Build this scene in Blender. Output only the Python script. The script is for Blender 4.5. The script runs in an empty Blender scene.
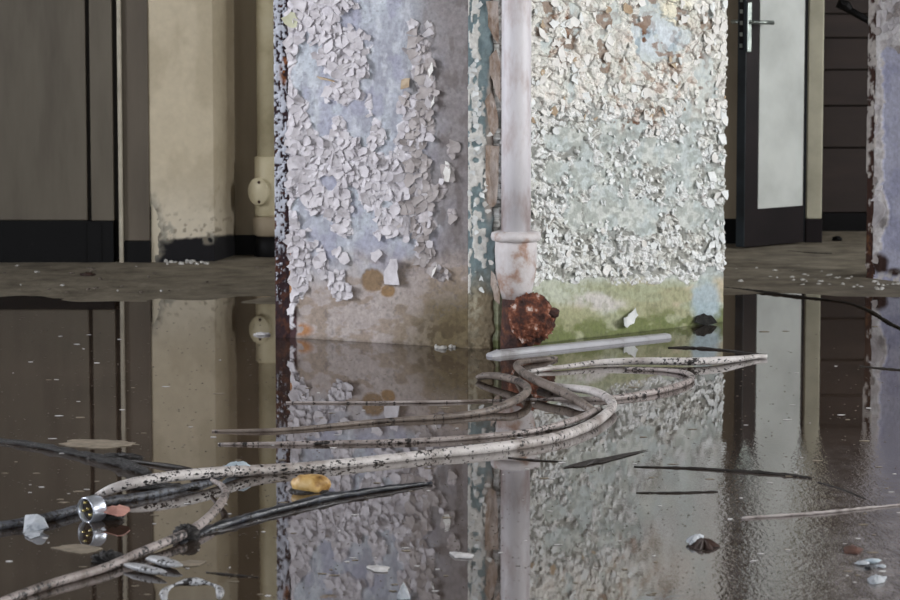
import bpy, math, random
import numpy as np
from mathutils import Vector, Matrix

random.seed(7)
RNG = np.random.default_rng(7)
scene = bpy.context.scene
COL = scene.collection

# ------------------------------------------------------------------ camera
FPX = 3000.0                      # focal length in pixels of a 900 px wide frame
HCAM = 1.26
PITCH = math.atan(320.0 / FPX)
cam_data = bpy.data.cameras.new('camera')
cam_data.sensor_width = 36.0
cam_data.lens = 36.0 * FPX / 900.0
cam_data.clip_end = 100
cam_data.dof.use_dof = True
cam_data.dof.focus_distance = 9.0
cam_data.dof.aperture_fstop = 11.0
cam = bpy.data.objects.new('camera', cam_data)
COL.objects.link(cam)
cam.location = (0, 0, HCAM)
cam.rotation_euler = (math.pi / 2 - PITCH, 0, 0)
scene.camera = cam

# ------------------------------------------------------------------ world + daylight through the windows
world = bpy.data.worlds.new('world')
scene.world = world
world.use_nodes = True
bg = world.node_tree.nodes['Background']
bg.inputs[0].default_value = (0.72, 0.84, 1.0, 1)
bg.inputs[1].default_value = 1.0

ROOM = dict(x0=-4.6, x1=5.0, y0=-3.0, y1=18.0, h=3.1)
# window openings: (wall, centre along wall, width, sill, head, power, colour)
WINDOWS = [
    ('right', 4.2, 2.4, 0.85, 2.75, 130, (1.0, 0.98, 0.95)),
    ('right', 9.3, 2.2, 1.0, 2.9, 300, (1.0, 1.0, 0.99)),
    ('right', 13.6, 1.3, 0.7, 2.7, 36, (1.0, 0.99, 0.95)),  # unseen corridor window, added to light the open door
    ('left', 3.0, 2.4, 0.85, 2.75, 90, (0.94, 0.95, 1.0)),
    ('left', 9.1, 2.2, 1.0, 2.9, 150, (0.94, 0.95, 1.0)),
    ('rear', -1.5, 3.0, 0.85, 2.75, 90, (0.97, 0.98, 1.0)),  # unseen rear window, added as frontal fill
    ('rear', 2.4, 3.0, 0.85, 2.75, 90, (0.97, 0.98, 1.0)),  # second added rear window, same frontal fill
]
for i, (side, c, w, z0, z1, pw, colr) in enumerate(WINDOWS):
    ld = bpy.data.lights.new('window_daylight', 'AREA')
    ld.shape = 'RECTANGLE'
    ld.size = w
    ld.size_y = z1 - z0
    ld.energy = pw
    ld.color = colr
    lo = bpy.data.objects.new('window_daylight', ld)
    COL.objects.link(lo)
    if side == 'rear':
        lo.location = (c, ROOM['y0'] - 0.10, (z0 + z1) / 2)
        lo.rotation_euler = (math.pi / 2, 0, 0)
        continue
    x = ROOM['x1'] + 0.10 if side == 'right' else ROOM['x0'] - 0.10
    lo.location = (x, c, (z0 + z1) / 2)
    # area lights shine along local -Z
    lo.rotation_euler = (0, math.pi / 2, 0) if side == 'right' else (0, -math.pi / 2, 0)
    # local x must be vertical after this rotation, so swap the sizes
    ld.size, ld.size_y = z1 - z0, w

vs = scene.view_settings
vs.view_transform = 'Standard'
vs.look = 'None'
vs.exposure = 0.62
vs.gamma = 1.0
vs.use_curve_mapping = False
scene.cycles.use_denoising = True
scene.cycles.max_bounces = 8

# ------------------------------------------------------------------ picking points
CP, SP = math.cos(PITCH), math.sin(PITCH)


def ray(px, py):
    a = (px - 450.0) / FPX
    b = (300.0 - py) / FPX
    return Vector((a, CP + b * SP, -SP + b * CP))


def G(px, py, z=0.0):
    d = ray(px, py)
    t = (z - HCAM) / d.z
    return Vector((d.x * t, d.y * t, z))


def P(px, py, Y):
    d = ray(px, py)
    t = Y / d.y
    return Vector((d.x * t, Y, HCAM + d.z * t))


def proj(x, y, z):
    dz = z - HCAM
    depth = y * CP - dz * SP
    up = y * SP + dz * CP
    return 450.0 + FPX * x / depth, 300.0 - FPX * up / depth


# ------------------------------------------------------------------ numpy noise
def _h(ix, iy, s):
    h = (ix.astype(np.int64) * 374761393 + iy.astype(np.int64) * 668265263 + s * 974634777) & 0xffffffff
    h = ((h ^ (h >> 13)) * 1274126177) & 0xffffffff
    h = ((h ^ (h >> 16)) * 2246822519) & 0xffffffff
    h = h ^ (h >> 15)
    return (h & 0xffffff) / float(0xffffff)


def vn(x, y, s=0):
    xi, yi = np.floor(x), np.floor(y)
    fx, fy = x - xi, y - yi
    fx = fx * fx * (3 - 2 * fx)
    fy = fy * fy * (3 - 2 * fy)
    a, b = _h(xi, yi, s), _h(xi + 1, yi, s)
    c, d = _h(xi, yi + 1, s), _h(xi + 1, yi + 1, s)
    return (a * (1 - fx) + b * fx) * (1 - fy) + (c * (1 - fx) + d * fx) * fy


def fbm(x, y, s=0, o=4):
    t = np.zeros_like(x, dtype=float)
    a, n = 0.5, 0
    for k in range(o):
        t += a * vn(x, y, s + k * 17)
        n += a
        a *= 0.5
        x, y = x * 2.03 + 5.1, y * 2.03 + 1.7
    return t / n


def voro(x, y, s=0):
    xi, yi = np.floor(x), np.floor(y)
    f1 = np.full(x.shape, 9.0)
    f2 = np.full(x.shape, 9.0)
    cid = np.zeros(x.shape)
    dx1 = np.zeros(x.shape)
    dy1 = np.zeros(x.shape)
    for i in (-1, 0, 1):
        for j in (-1, 0, 1):
            cx, cy = xi + i, yi + j
            px = cx + _h(cx, cy, s)
            py = cy + _h(cx, cy, s + 5)
            dx, dy = x - px, y - py
            d = np.sqrt(dx * dx + dy * dy)
            near = d < f1
            f2 = np.where(near, f1, np.minimum(f2, d))
            cid = np.where(near, _h(cx, cy, s + 11), cid)
            dx1 = np.where(near, dx, dx1)
            dy1 = np.where(near, dy, dy1)
            f1 = np.where(near, d, f1)
    return f1, f2, cid, dx1, dy1


def ss(a, b, x):
    t = np.clip((x - a) / (b - a), 0, 1)
    return t * t * (3 - 2 * t)


def ell(X, Y, cx, cy, rx, ry, soft=0.35):
    d = np.sqrt(((X - cx) / rx) ** 2 + ((Y - cy) / ry) ** 2)
    return 1 - ss(1 - soft, 1 + soft, d)


def lin(c):
    c = np.asarray(c, dtype=float) / 255.0
    return np.where(c <= 0.04045, c / 12.92, ((c + 0.055) / 1.055) ** 2.4)


def mixc(col, c, m):
    """blend colour c (0-255 sRGB) into array col by mask m"""
    c = lin(c)
    return col * (1 - m[..., None]) + c * m[..., None]


# ------------------------------------------------------------------ object helpers
def tag(o, label=None, cat=None, group=None, kind=None):
    if label: o['label'] = label
    if cat: o['category'] = cat
    if group: o['group'] = group
    if kind: o['kind'] = kind
    return o


def empty(name, loc=(0, 0, 0)):
    o = bpy.data.objects.new(name, None)
    o.empty_display_size = 0.1
    o.location = loc
    COL.objects.link(o)
    return o


def link(name, me, mat=None, parent=None, smooth=False):
    o = bpy.data.objects.new(name, me)
    if mat is not None and not me.materials:
        me.materials.append(mat)
    COL.objects.link(o)
    if parent is not None:
        o.parent = parent
        # geometry is given in world coordinates
        off = parent_world(parent)
        o.location = -off
    if smooth:
        me.polygons.foreach_set('use_smooth', [True] * len(me.polygons))
    return o


def parent_world(p):
    v = Vector((0, 0, 0))
    while p is not None:
        v += p.location
        p = p.parent
    return v


def mesh(name, verts, faces):
    me = bpy.data.meshes.new(name)
    me.from_pydata([tuple(v) for v in verts], [], faces)
    me.update()
    return me


class MB:
    def __init__(s):
        s.v, s.f = [], []

    def add(s, v, f):
        n = len(s.v)
        s.v += [tuple(p) for p in v]
        s.f += [tuple(i + n for i in q) for q in f]
        return s

    def box(s, a, b):
        (x0, y0, z0), (x1, y1, z1) = a, b
        v = [(x0, y0, z0), (x1, y0, z0), (x1, y1, z0), (x0, y1, z0), (x0, y0, z1), (x1, y0, z1), (x1, y1, z1), (x0, y1, z1)]
        return s.add(v, [(0, 3, 2, 1), (4, 5, 6, 7), (0, 1, 5, 4), (1, 2, 6, 5), (2, 3, 7, 6), (3, 0, 4, 7)])

    def prism(s, pts, z0, z1):
        """vertical prism over a plan polygon (counter clockwise from above)"""
        n = len(pts)
        v = [(p[0], p[1], z0) for p in pts] + [(p[0], p[1], z1) for p in pts]
        f = [tuple(range(n - 1, -1, -1)), tuple(range(n, 2 * n))]
        f += [(i, (i + 1) % n, n + (i + 1) % n, n + i) for i in range(n)]
        return s.add(v, f)

    def slab(s, a, b, t, z0, z1):
        """upright slab from plan point a to plan point b, thickness t to the rear (left of a->b)"""
        a, b = Vector((a[0], a[1])), Vector((b[0], b[1]))
        d = (b - a).normalized()
        n = Vector((-d.y, d.x)) * t
        return s.prism([a, b, b + n, a + n], z0, z1)

    def lathe(s, c, prof, n=24):
        """prof: list of (r, z); closed by end caps when r>0"""
        v, f = [], []
        for r, z in prof:
            for k in range(n):
                a = 2 * math.pi * k / n
                v.append((c[0] + r * math.cos(a), c[1] + r * math.sin(a), z))
        for i in range(len(prof) - 1):
            for k in range(n):
                k2 = (k + 1) % n
                f.append((i * n + k, i * n + k2, (i + 1) * n + k2, (i + 1) * n + k))
        f.append(tuple(range(n - 1, -1, -1)))
        f.append(tuple((len(prof) - 1) * n + k for k in range(n)))
        return s.add(v, f)

    def tube(s, pts, rad, n=8, caps=True, rough=0.0):
        pts = [Vector(p) for p in pts]
        m = len(pts)
        rr = rad if hasattr(rad, '__len__') else [rad] * m
        up = Vector((0, 0, 1))
        v, f = [], []
        prev = None
        for i in range(m):
            t = (pts[min(i + 1, m - 1)] - pts[max(i - 1, 0)]).normalized()
            if prev is None:
                a = t.cross(up)
                if a.length < 1e-3: a = t.cross(Vector((1, 0, 0)))
            else:
                a = prev - t * prev.dot(t)
            a.normalize()
            prev = a
            b = a.cross(t)
            for k in range(n):
                an = 2 * math.pi * k / n
                v.append(pts[i] + (a * math.cos(an) + b * math.sin(an)) * (rr[i] * (1 + rough * random.uniform(-1, 1))))
        for i in range(m - 1):
            for k in range(n):
                k2 = (k + 1) % n
                f.append((i * n + k, (i + 1) * n + k, (i + 1) * n + k2, i * n + k2))
        if caps:
            f.append(tuple(range(n)))
            f.append(tuple((m - 1) * n + k for k in range(n - 1, -1, -1)))
        return s.add(v, f)

    def build(s, name, mat, parent=None, smooth=False, bevel=0):
        o = link(name, mesh(name, s.v, s.f), mat, parent, smooth)
        if bevel:
            md = o.modifiers.new('bevel', 'BEVEL')
            md.width = bevel
            md.segments = 2
            md.limit_method = 'ANGLE'
        return o


def spline(pts, step=0.02):
    """Catmull-Rom through points (Vectors of any length), resampled"""
    P_ = [np.array(p, dtype=float) for p in pts]
    P_ = [2 * P_[0] - P_[1]] + P_ + [2 * P_[-1] - P_[-2]]
    out = []
    for i in range(1, len(P_) - 2):
        p0, p1, p2, p3 = P_[i - 1:i + 3]
        n = max(2, int(np.linalg.norm((p2 - p1)[:3]) / step))
        for k in range(n):
            t = k / n
            out.append(0.5 * ((2 * p1) + (-p0 + p2) * t + (2 * p0 - 5 * p1 + 4 * p2 - p3) * t * t + (-p0 + 3 * p1 - 3 * p2 + p3) * t ** 3))
    out.append(P_[-2])
    return out


# ------------------------------------------------------------------ materials
def mat_base(name):
    m = bpy.data.materials.new(name)
    m.use_nodes = True
    nt = m.node_tree
    return m, nt, nt.nodes['Principled BSDF']


def L4(c):
    return tuple(lin(c)) + (1,)


def noise_node(nt, scale, detail=4, rough=0.55, vec=None, stretch=None):
    n = nt.nodes.new('ShaderNodeTexNoise')
    n.inputs['Scale'].default_value = scale
    n.inputs['Detail'].default_value = detail
    n.inputs['Roughness'].default_value = rough
    tc = nt.nodes.new('ShaderNodeTexCoord')
    if stretch:
        mp = nt.nodes.new('ShaderNodeMapping')
        mp.inputs['Scale'].default_value = stretch
        nt.links.new(tc.outputs['Object'], mp.inputs[0])
        nt.links.new(mp.outputs[0], n.inputs['Vector'])
    else:
        nt.links.new(tc.outputs['Object'], n.inputs['Vector'])
    return n


def ramp(nt, src, stops):
    r = nt.nodes.new('ShaderNodeValToRGB')
    e = r.color_ramp.elements
    while len(e) < len(stops): e.new(0.5)
    for k, (p, c) in enumerate(stops):
        e[k].position = p
        e[k].color = L4(c)
    nt.links.new(src, r.inputs[0])
    return r


def bump(nt, src, bs, strength=0.3, dist=0.005):
    b = nt.nodes.new('ShaderNodeBump')
    b.inputs['Strength'].default_value = strength
    b.inputs['Distance'].default_value = dist
    nt.links.new(src, b.inputs['Height'])
    nt.links.new(b.outputs[0], bs.inputs['Normal'])
    return b


def mat_noise(name, stops, scale=8, rough=0.8, detail=5, bs=0.2, bd=0.004, bscale=None, metallic=0, stretch=None, spec=0.5):
    m, nt, b = mat_base(name)
    n = noise_node(nt, scale, detail, 0.6, stretch=stretch)
    r = ramp(nt, n.outputs['Fac'], stops)
    nt.links.new(r.outputs[0], b.inputs['Base Color'])
    b.inputs['Roughness'].default_value = rough
    b.inputs['Metallic'].default_value = metallic
    b.inputs['Specular IOR Level'].default_value = spec
    if bs:
        n2 = noise_node(nt, bscale or scale * 6, 4)
        bump(nt, n2.outputs['Fac'], b, bs, bd)
    return m


def mat_attr(name, rough=0.85, vary=0.25, scale=60, bs=0.35, bd=0.003, spec=0.3):
    """colour from the painted 'Col' attribute with fine grain on top"""
    m, nt, b = mat_base(name)
    a = nt.nodes.new('ShaderNodeAttribute')
    a.attribute_name = 'Col'
    n = noise_node(nt, scale, 6, 0.65)
    mr = nt.nodes.new('ShaderNodeMapRange')
    mr.inputs[1].default_value = 0.3
    mr.inputs[2].default_value = 0.7
    mr.inputs[3].default_value = 1 - vary
    mr.inputs[4].default_value = 1 + vary * 0.6
    nt.links.new(n.outputs['Fac'], mr.inputs[0])
    mx = nt.nodes.new('ShaderNodeVectorMath')
    mx.operation = 'SCALE'
    nt.links.new(a.outputs['Color'], mx.inputs[0])
    nt.links.new(mr.outputs[0], mx.inputs['Scale'])
    nt.links.new(mx.outputs[0], b.inputs['Base Color'])
    b.inputs['Roughness'].default_value = rough
    b.inputs['Specular IOR Level'].default_value = spec
    n2 = noise_node(nt, 170, 4)
    bump(nt, n2.outputs['Fac'], b, bs, bd)
    return m


M = {}
M['relief'] = mat_attr('peeling_plaster')
M['relief_smooth'] = mat_attr('painted_plaster', vary=0.08, scale=25, bs=0.1)
M['flake_left'] = mat_noise('flake_lavender_white', [(0.3, (172, 167, 172)), (0.52, (204, 200, 204)), (0.75, (220, 217, 221))], 18, 0.7, bs=0.15)
M['flake_brown'] = mat_noise('flake_greyed', [(0.3, (142, 134, 132)), (0.55, (176, 169, 168)), (0.75, (196, 190, 188))], 14, 0.75, bs=0.15)
M['flake_cream'] = mat_noise('flake_cream', [(0.3, (206, 202, 196)), (0.55, (228, 227, 223)), (0.75, (236, 235, 232))], 14, 0.7, bs=0.2)
M['flake_white'] = mat_noise('flake_white', [(0.3, (196, 200, 200)), (0.55, (228, 231, 230)), (0.75, (240, 241, 240))], 18, 0.7, bs=0.2)
M['flake_yellow'] = mat_noise('flake_pale_yellow', [(0.3, (205, 206, 178)), (0.7, (224, 224, 198))], 14, 0.7, bs=0.1)
M['flake_tan'] = mat_noise('flake_tan', [(0.3, (150, 124, 96)), (0.7, (198, 182, 158))], 18, 0.8, bs=0.2)
M['core'] = mat_noise('bare_plaster', [(0.3, (120, 112, 104)), (0.7, (165, 158, 150))], 6, 0.9)
M['panel_grey'] = mat_noise('old_grey_paint', [(0.2, (74, 67, 57)), (0.5, (95, 88, 76)), (0.8, (106, 99, 86))], 2.5, 0.7, stretch=(3, 3, 0.5), bs=0.08)
M['panel_brown'] = mat_noise('old_brown_paint', [(0.2, (70, 62, 52)), (0.6, (92, 83, 71)), (0.8, (100, 91, 79))], 2.5, 0.65, stretch=(3, 3, 0.5), bs=0.08)
M['groove'] = mat_noise('dark_groove', [(0.3, (28, 24, 20)), (0.7, (44, 38, 31))], 10, 0.8)
M['bead'] = mat_noise('pale_bead', [(0.3, (150, 143, 128)), (0.7, (185, 178, 160))], 8, 0.6, bs=0.1)
M['black_base'] = mat_noise('black_base_paint', [(0.3, (10, 10, 11)), (0.64, (14, 14, 15)), (0.80, (48, 46, 46))], 9, 0.6, bs=0.1, spec=0.15)
M['beige_wall'] = mat_noise('beige_wall_paint', [(0.2, (150, 138, 116)), (0.5, (190, 180, 158)), (0.8, (205, 196, 176))], 1.6, 0.75, stretch=(2, 2, 0.6), bs=0.1)
M['beige_dark'] = mat_noise('darker_beige_paint', [(0.2, (104, 92, 74)), (0.5, (142, 129, 108)), (0.8, (160, 148, 126))], 1.8, 0.75, stretch=(2, 2, 0.6), bs=0.1)  # darker beige for recess, middle wall and pipe collar
M['pipe_cream'] = mat_noise('old_cream_pipe', [(0.2, (150, 138, 108)), (0.5, (190, 180, 150)), (0.85, (206, 198, 172))], 6, 0.5, bs=0.12)
M['ceiling'] = mat_noise('ceiling_paint', [(0.3, (96, 92, 86)), (0.7, (128, 124, 117))], 2, 0.9)
M['hall_wall'] = mat_noise('hall_wall_paint', [(0.3, (84, 80, 74)), (0.7, (116, 112, 105))], 2, 0.85)
M['window_frame'] = mat_noise('window_frame_paint', [(0.3, (170, 168, 160)), (0.7, (205, 203, 196))], 8, 0.6)
M['door_dark'] = mat_noise('door_dark_paint', [(0.25, (19, 14, 16)), (0.6, (29, 22, 24)), (0.8, (40, 32, 34))], 5, 0.55, bs=0.08, spec=0.2)
M['door_edge'] = mat_noise('door_edge_steel', [(0.3, (18, 22, 25)), (0.7, (40, 47, 52))], 8, 0.45, bs=0.08, spec=0.3)
M['door_panel'] = mat_noise('door_panel_pale', [(0.2, (168, 172, 168)), (0.6, (202, 206, 202)), (0.85, (212, 215, 211))], 3, 0.55, bs=0.06)
M['jamb_cream'] = mat_noise('jamb_cream', [(0.2, (150, 146, 126)), (0.6, (188, 184, 162)), (0.85, (198, 195, 176))], 4, 0.6, bs=0.1)
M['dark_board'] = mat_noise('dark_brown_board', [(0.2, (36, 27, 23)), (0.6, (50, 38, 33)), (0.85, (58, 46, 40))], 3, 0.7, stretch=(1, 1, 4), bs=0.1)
M['steel'] = mat_noise('dull_steel', [(0.3, (120, 128, 124)), (0.7, (176, 184, 178))], 20, 0.35, metallic=0.8, bs=0.05)
M['black_metal'] = mat_noise('black_metal', [(0.3, (9, 8, 9)), (0.7, (17, 16, 17))], 8, 0.6, spec=0.15)
M['rust'] = mat_noise('rust', [(0.25, (28, 18, 16)), (0.43, (64, 36, 28)), (0.53, (112, 62, 42)), (0.58, (146, 96, 74)), (0.635, (212, 194, 186))], 22, 0.85, detail=7, bs=0.9, bd=0.01, bscale=90)  # palest stop puts the elbow's highlights into the rust colour
M['rust_dark'] = mat_noise('rust_dark', [(0.28, (30, 20, 20)), (0.5, (66, 42, 38)), (0.62, (100, 62, 44)), (0.75, (150, 100, 70))], 30, 0.85, detail=7, bs=0.8, bd=0.008, bscale=110)
M['edge_steel'] = mat_noise('flaking_edge_steel', [(0.36, (34, 26, 28)), (0.46, (62, 46, 50)), (0.50, (170, 174, 186)), (0.62, (205, 207, 216)), (0.72, (90, 58, 46))], 55, 0.7, detail=4, bs=0.9, bd=0.008, bscale=60)
M['edge_bare'] = mat_noise('bare_rusty_steel', [(0.3, (42, 28, 32)), (0.55, (74, 52, 56)), (0.68, (86, 60, 58)), (0.76, (170, 160, 165))], 34, 0.7, detail=5, bs=0.6, bd=0.006)
M['pipe_paint'] = mat_noise('pipe_white_paint', [(0.25, (136, 104, 92)), (0.36, (178, 166, 166)), (0.5, (204, 201, 205)), (0.8, (216, 215, 218))], 9, 0.5, detail=6, bs=0.25, bd=0.004, stretch=(1.4, 1.4, 0.5))
M['pipe_stain'] = mat_noise('pipe_stained_paint', [(0.25, (104, 62, 38)), (0.38, (168, 140, 126)), (0.5, (200, 194, 194)), (0.8, (216, 214, 216))], 14, 0.6, detail=6, bs=0.4, bd=0.006)
M['strip_tan'] = mat_noise('peeled_tan_strip', [(0.25, (84, 58, 44)), (0.42, (158, 138, 122)), (0.62, (200, 188, 180))], 16, 0.85, detail=6, bs=0.6, bd=0.006, stretch=(2, 2, 0.8))
M['moss'] = mat_noise('black_moss', [(0.3, (18, 18, 18)), (0.7, (52, 52, 48))], 60, 0.9, bs=0.8, bd=0.01)
M['trunking'] = mat_noise('grey_plastic', [(0.25, (112, 108, 106)), (0.42, (164, 164, 168)), (0.8, (182, 184, 190))], 12, 0.4, detail=6, bs=0.1)
M['sludge'] = mat_noise('black_sludge', [(0.3, (12, 11, 11)), (0.6, (32, 29, 28)), (0.74, (96, 92, 90))], 60, 0.45, bs=0.9, bd=0.01)
M['black_strip'] = mat_noise('wet_black_plastic', [(0.3, (10, 12, 16)), (0.6, (26, 30, 38)), (0.78, (90, 98, 112))], 26, 0.3, bs=0.3, stretch=(1, 3, 1))
M['twig_dark'] = mat_noise('dark_twig', [(0.3, (16, 13, 11)), (0.7, (44, 38, 32))], 40, 0.6, bs=0.4)
M['twig_pale'] = mat_noise('pale_twig', [(0.3, (90, 82, 78)), (0.5, (160, 152, 150)), (0.8, (186, 180, 180))], 30, 0.6, bs=0.3)
M['wire'] = mat_noise('muddy_wire', [(0.35, (44, 36, 30)), (0.5, (112, 100, 90)), (0.75, (160, 150, 142))], 24, 0.6, bs=0.3)
M['paper'] = mat_noise('wet_paper', [(0.3, (96, 104, 114)), (0.45, (168, 174, 182)), (0.8, (204, 208, 212))], 30, 0.6, bs=0.5)
M['paper_blue'] = mat_noise('pale_blue_wool', [(0.3, (150, 166, 178)), (0.7, (198, 210, 218))], 40, 0.8, bs=0.6)
M['pink'] = mat_noise('pink_tape', [(0.3, (178, 124, 112)), (0.7, (206, 156, 144))], 24, 0.55, bs=0.2)
M['alu'] = mat_noise('scratched_aluminium', [(0.3, (150, 158, 172)), (0.7, (212, 218, 228))], 20, 0.3, metallic=0.7, bs=0.1)
M['brass'] = mat_noise('brass', [(0.3, (176, 158, 90)), (0.7, (222, 208, 150))], 20, 0.3, metallic=0.8, bs=0)
M['plug_dark'] = mat_noise('dark_insert', [(0.3, (26, 22, 18)), (0.7, (58, 52, 44))], 30, 0.6)
M['lump'] = mat_noise('ochre_lump', [(0.30, (40, 26, 14)), (0.40, (150, 112, 60)), (0.55, (204, 168, 104)), (0.78, (226, 204, 160))], 22, 0.5, detail=4, bs=0.3)
M['leaf'] = mat_noise('dead_leaf', [(0.3, (32, 22, 18)), (0.7, (72, 50, 42))], 30, 0.6, bs=0.4)
M['leaf_red'] = mat_noise('red_brown_leaf', [(0.3, (58, 34, 26)), (0.7, (96, 60, 46))], 30, 0.6, bs=0.4)
M['chip_white'] = mat_noise('chip_white', [(0.3, (165, 162, 161)), (0.7, (222, 221, 222))], 30, 0.6, bs=0.1)
M['chip_tan'] = mat_noise('chip_tan', [(0.3, (104, 94, 80)), (0.7, (150, 139, 122))], 30, 0.7, bs=0.1)
M['dust'] = mat_noise('dust', [(0.3, (70, 62, 54)), (0.7, (128, 118, 108))], 3, 0.8, bs=0)
M['crumb'] = mat_noise('plaster_crumb', [(0.3, (150, 148, 142)), (0.7, (212, 210, 206))], 30, 0.85, bs=0.3)


def mat_cable(name, pale, shade, dirt=0.56, scale=30):
    """worn sheath: broad dirty stretches, fine black specks gathered in patches"""
    m, nt, b = mat_base(name)
    n = noise_node(nt, 9, 5, 0.65)
    r = ramp(nt, n.outputs['Fac'], [(0.32, shade), (0.55, pale), (0.75, pale)])
    n1 = noise_node(nt, 75, 4, 0.7)
    n4 = noise_node(nt, 7, 3, 0.6)
    ad = nt.nodes.new('ShaderNodeMath')
    ad.operation = 'MULTIPLY_ADD'
    nt.links.new(n4.outputs['Fac'], ad.inputs[0])
    ad.inputs[1].default_value = 0.55
    nt.links.new(n1.outputs['Fac'], ad.inputs[2])
    r2 = ramp(nt, ad.outputs[0], [(0.0, (0, 0, 0)), (dirt + .28, (0, 0, 0)), (dirt + .33, (255, 255, 255))])
    mx = nt.nodes.new('ShaderNodeMixRGB')
    nt.links.new(r2.outputs[0], mx.inputs[0])
    nt.links.new(r.outputs[0], mx.inputs[1])
    mx.inputs[2].default_value = L4((30, 26, 25))
    nt.links.new(mx.outputs[0], b.inputs['Base Color'])
    b.inputs['Roughness'].default_value = 0.5
    n2 = noise_node(nt, 90, 4)
    bump(nt, n2.outputs['Fac'], b, 0.5, 0.004)
    return m


M['cable_pale'] = mat_cable('cable_pale', (202, 197, 195), (136, 126, 120), 0.56)
M['cable_pink'] = mat_cable('cable_pinkish', (166, 156, 153), (100, 88, 80), 0.54)
M['cable_brown'] = mat_cable('cable_brown', (128, 117, 109), (70, 60, 54), 0.58)
M['cable_dark'] = mat_cable('cable_dark', (92, 96, 104), (46, 46, 50), 0.5)

# muddy flood water: opaque silt under a reflecting surface
def mat_water():
    m, nt, b = mat_base('flood_water')
    n = noise_node(nt, 1.6, 6, 0.6)
    r = ramp(nt, n.outputs['Fac'], [(0.3, (44, 35, 28)), (0.55, (58, 47, 39)), (0.75, (72, 61, 52))])
    sp = noise_node(nt, 42, 3, 0.7)
    r2 = ramp(nt, sp.outputs['Fac'], [(0.0, (0, 0, 0)), (0.62, (0, 0, 0)), (0.72, (120, 120, 120))])
    mx = nt.nodes.new('ShaderNodeMixRGB')
    mx.inputs[2].default_value = L4((118, 108, 100))
    nt.links.new(r2.outputs[0], mx.inputs[0])
    nt.links.new(r.outputs[0], mx.inputs[1])
    nt.links.new(mx.outputs[0], b.inputs['Base Color'])
    b.inputs['IOR'].default_value = 1.7
    # scum film: patches where the surface is duller and ruffled
    tc = nt.nodes.new('ShaderNodeTexCoord')
    sx = nt.nodes.new('ShaderNodeSeparateXYZ')
    nt.links.new(tc.outputs['Object'], sx.inputs[0])
    def mrange(src, a, b_, c, d):
        q = nt.nodes.new('ShaderNodeMapRange')
        q.interpolation_type = 'SMOOTHSTEP'
        for k, v in zip((1, 2, 3, 4), (a, b_, c, d)): q.inputs[k].default_value = v
        nt.links.new(src, q.inputs[0])
        return q.outputs[0]
    def math_(op, a, b_):
        q = nt.nodes.new('ShaderNodeMath')
        q.operation = op
        for k, v in enumerate((a, b_)):
            if isinstance(v, (int, float)): q.inputs[k].default_value = v
            else: nt.links.new(v, q.inputs[k])
        return q.outputs[0]
    fx = mrange(sx.outputs['X'], 0.35, 1.05, 0, 1)
    fy = mrange(sx.outputs['Y'], 8.6, 6.0, 0, 1)
    big = noise_node(nt, 1.1, 4, 0.5)
    film = math_('MULTIPLY', math_('MULTIPLY', fx, fy), mrange(big.outputs['Fac'], 0.25, 0.6, 0.5, 1))
    fn = noise_node(nt, 24, 5, 0.7, stretch=(1, 0.45, 1))
    silt = math_('MULTIPLY', film, mrange(fn.outputs['Fac'], 0.38, 0.66, 0.25, 1))
    mx2 = nt.nodes.new('ShaderNodeMixRGB')
    mx2.inputs[2].default_value = L4((150, 144, 143))  # silt grey also stands in for the brighter reflection at near right
    nt.links.new(silt, mx2.inputs[0])
    nt.links.new(mx.outputs[0], mx2.inputs[1])
    nt.links.new(mx2.outputs[0], b.inputs['Base Color'])
    rough = math_('ADD', math_('MULTIPLY', film, 0.12), 0.005)
    nt.links.new(rough, b.inputs['Roughness'])
    n3 = noise_node(nt, 75, 3, 0.6, stretch=(1, 0.45, 1))
    bm = bump(nt, n3.outputs['Fac'], b, 0.02, 0.01)
    st = math_('ADD', math_('MULTIPLY', film, 0.22), 0.003)
    nt.links.new(st, bm.inputs['Strength'])
    return m


M['water'] = mat_water()

# ------------------------------------------------------------------ the hall: floor, ceiling, outer walls, windows
def build_floor():
    xs = np.linspace(ROOM['x0'], ROOM['x1'], 160)
    ys = np.concatenate([np.linspace(ROOM['y0'], 10.5, 60), np.linspace(10.6, 15.5, 120), np.linspace(15.6, ROOM['y1'], 10)])
    X, Y = np.meshgrid(xs, ys)
    shore = 11.42 + 0.25 * ss(0.3, 1.8, X) + 0.35 * (fbm(X * 0.9, Y * 0.9, 3) - 0.5)
    Z = -0.035 + 0.048 * ss(-2.0, 1.6, Y - shore) + 0.010 * (fbm(X * 3, Y * 3, 9) - 0.5)
    n, m = Y.shape
    v = np.stack([X, Y, Z], -1).reshape(-1, 3)
    f = [(j * m + i, j * m + i + 1, (j + 1) * m + i + 1, (j + 1) * m + i) for j in range(n - 1) for i in range(m - 1)]
    mat = mat_noise('dirty_concrete_floor', [(0.25, (74, 66, 54)), (0.5, (120, 112, 97)), (0.7, (142, 134, 118)), (0.85, (94, 85, 70))], 7, 0.75, detail=10, bs=0.8, bd=0.012, bscale=22)
    o = link('floor', mesh('floor', v, f), mat, smooth=True)
    tag(o, 'dirty grey brown concrete floor, dry along the far walls', None, None, 'structure')


build_floor()
wtr = MB().add([(ROOM['x0'], ROOM['y0'], 0), (ROOM['x1'], ROOM['y0'], 0), (ROOM['x1'], 13.2, 0), (ROOM['x0'], 13.2, 0)], [(0, 1, 2, 3)]).build('flood_water', M['water'])
tag(wtr, 'still brown flood water mirroring the peeling pillar', 'water', None, 'stuff')

x0, x1, y0, y1, hh = ROOM['x0'], ROOM['x1'], ROOM['y0'], ROOM['y1'], ROOM['h']
tag(MB().box((x0 - .25, y0 - .25, hh), (x1 + .25, y1 + .25, hh + 0.2)).build('ceiling', M['ceiling']), 'plain pale ceiling over the flooded hall', kind='structure')


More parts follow.
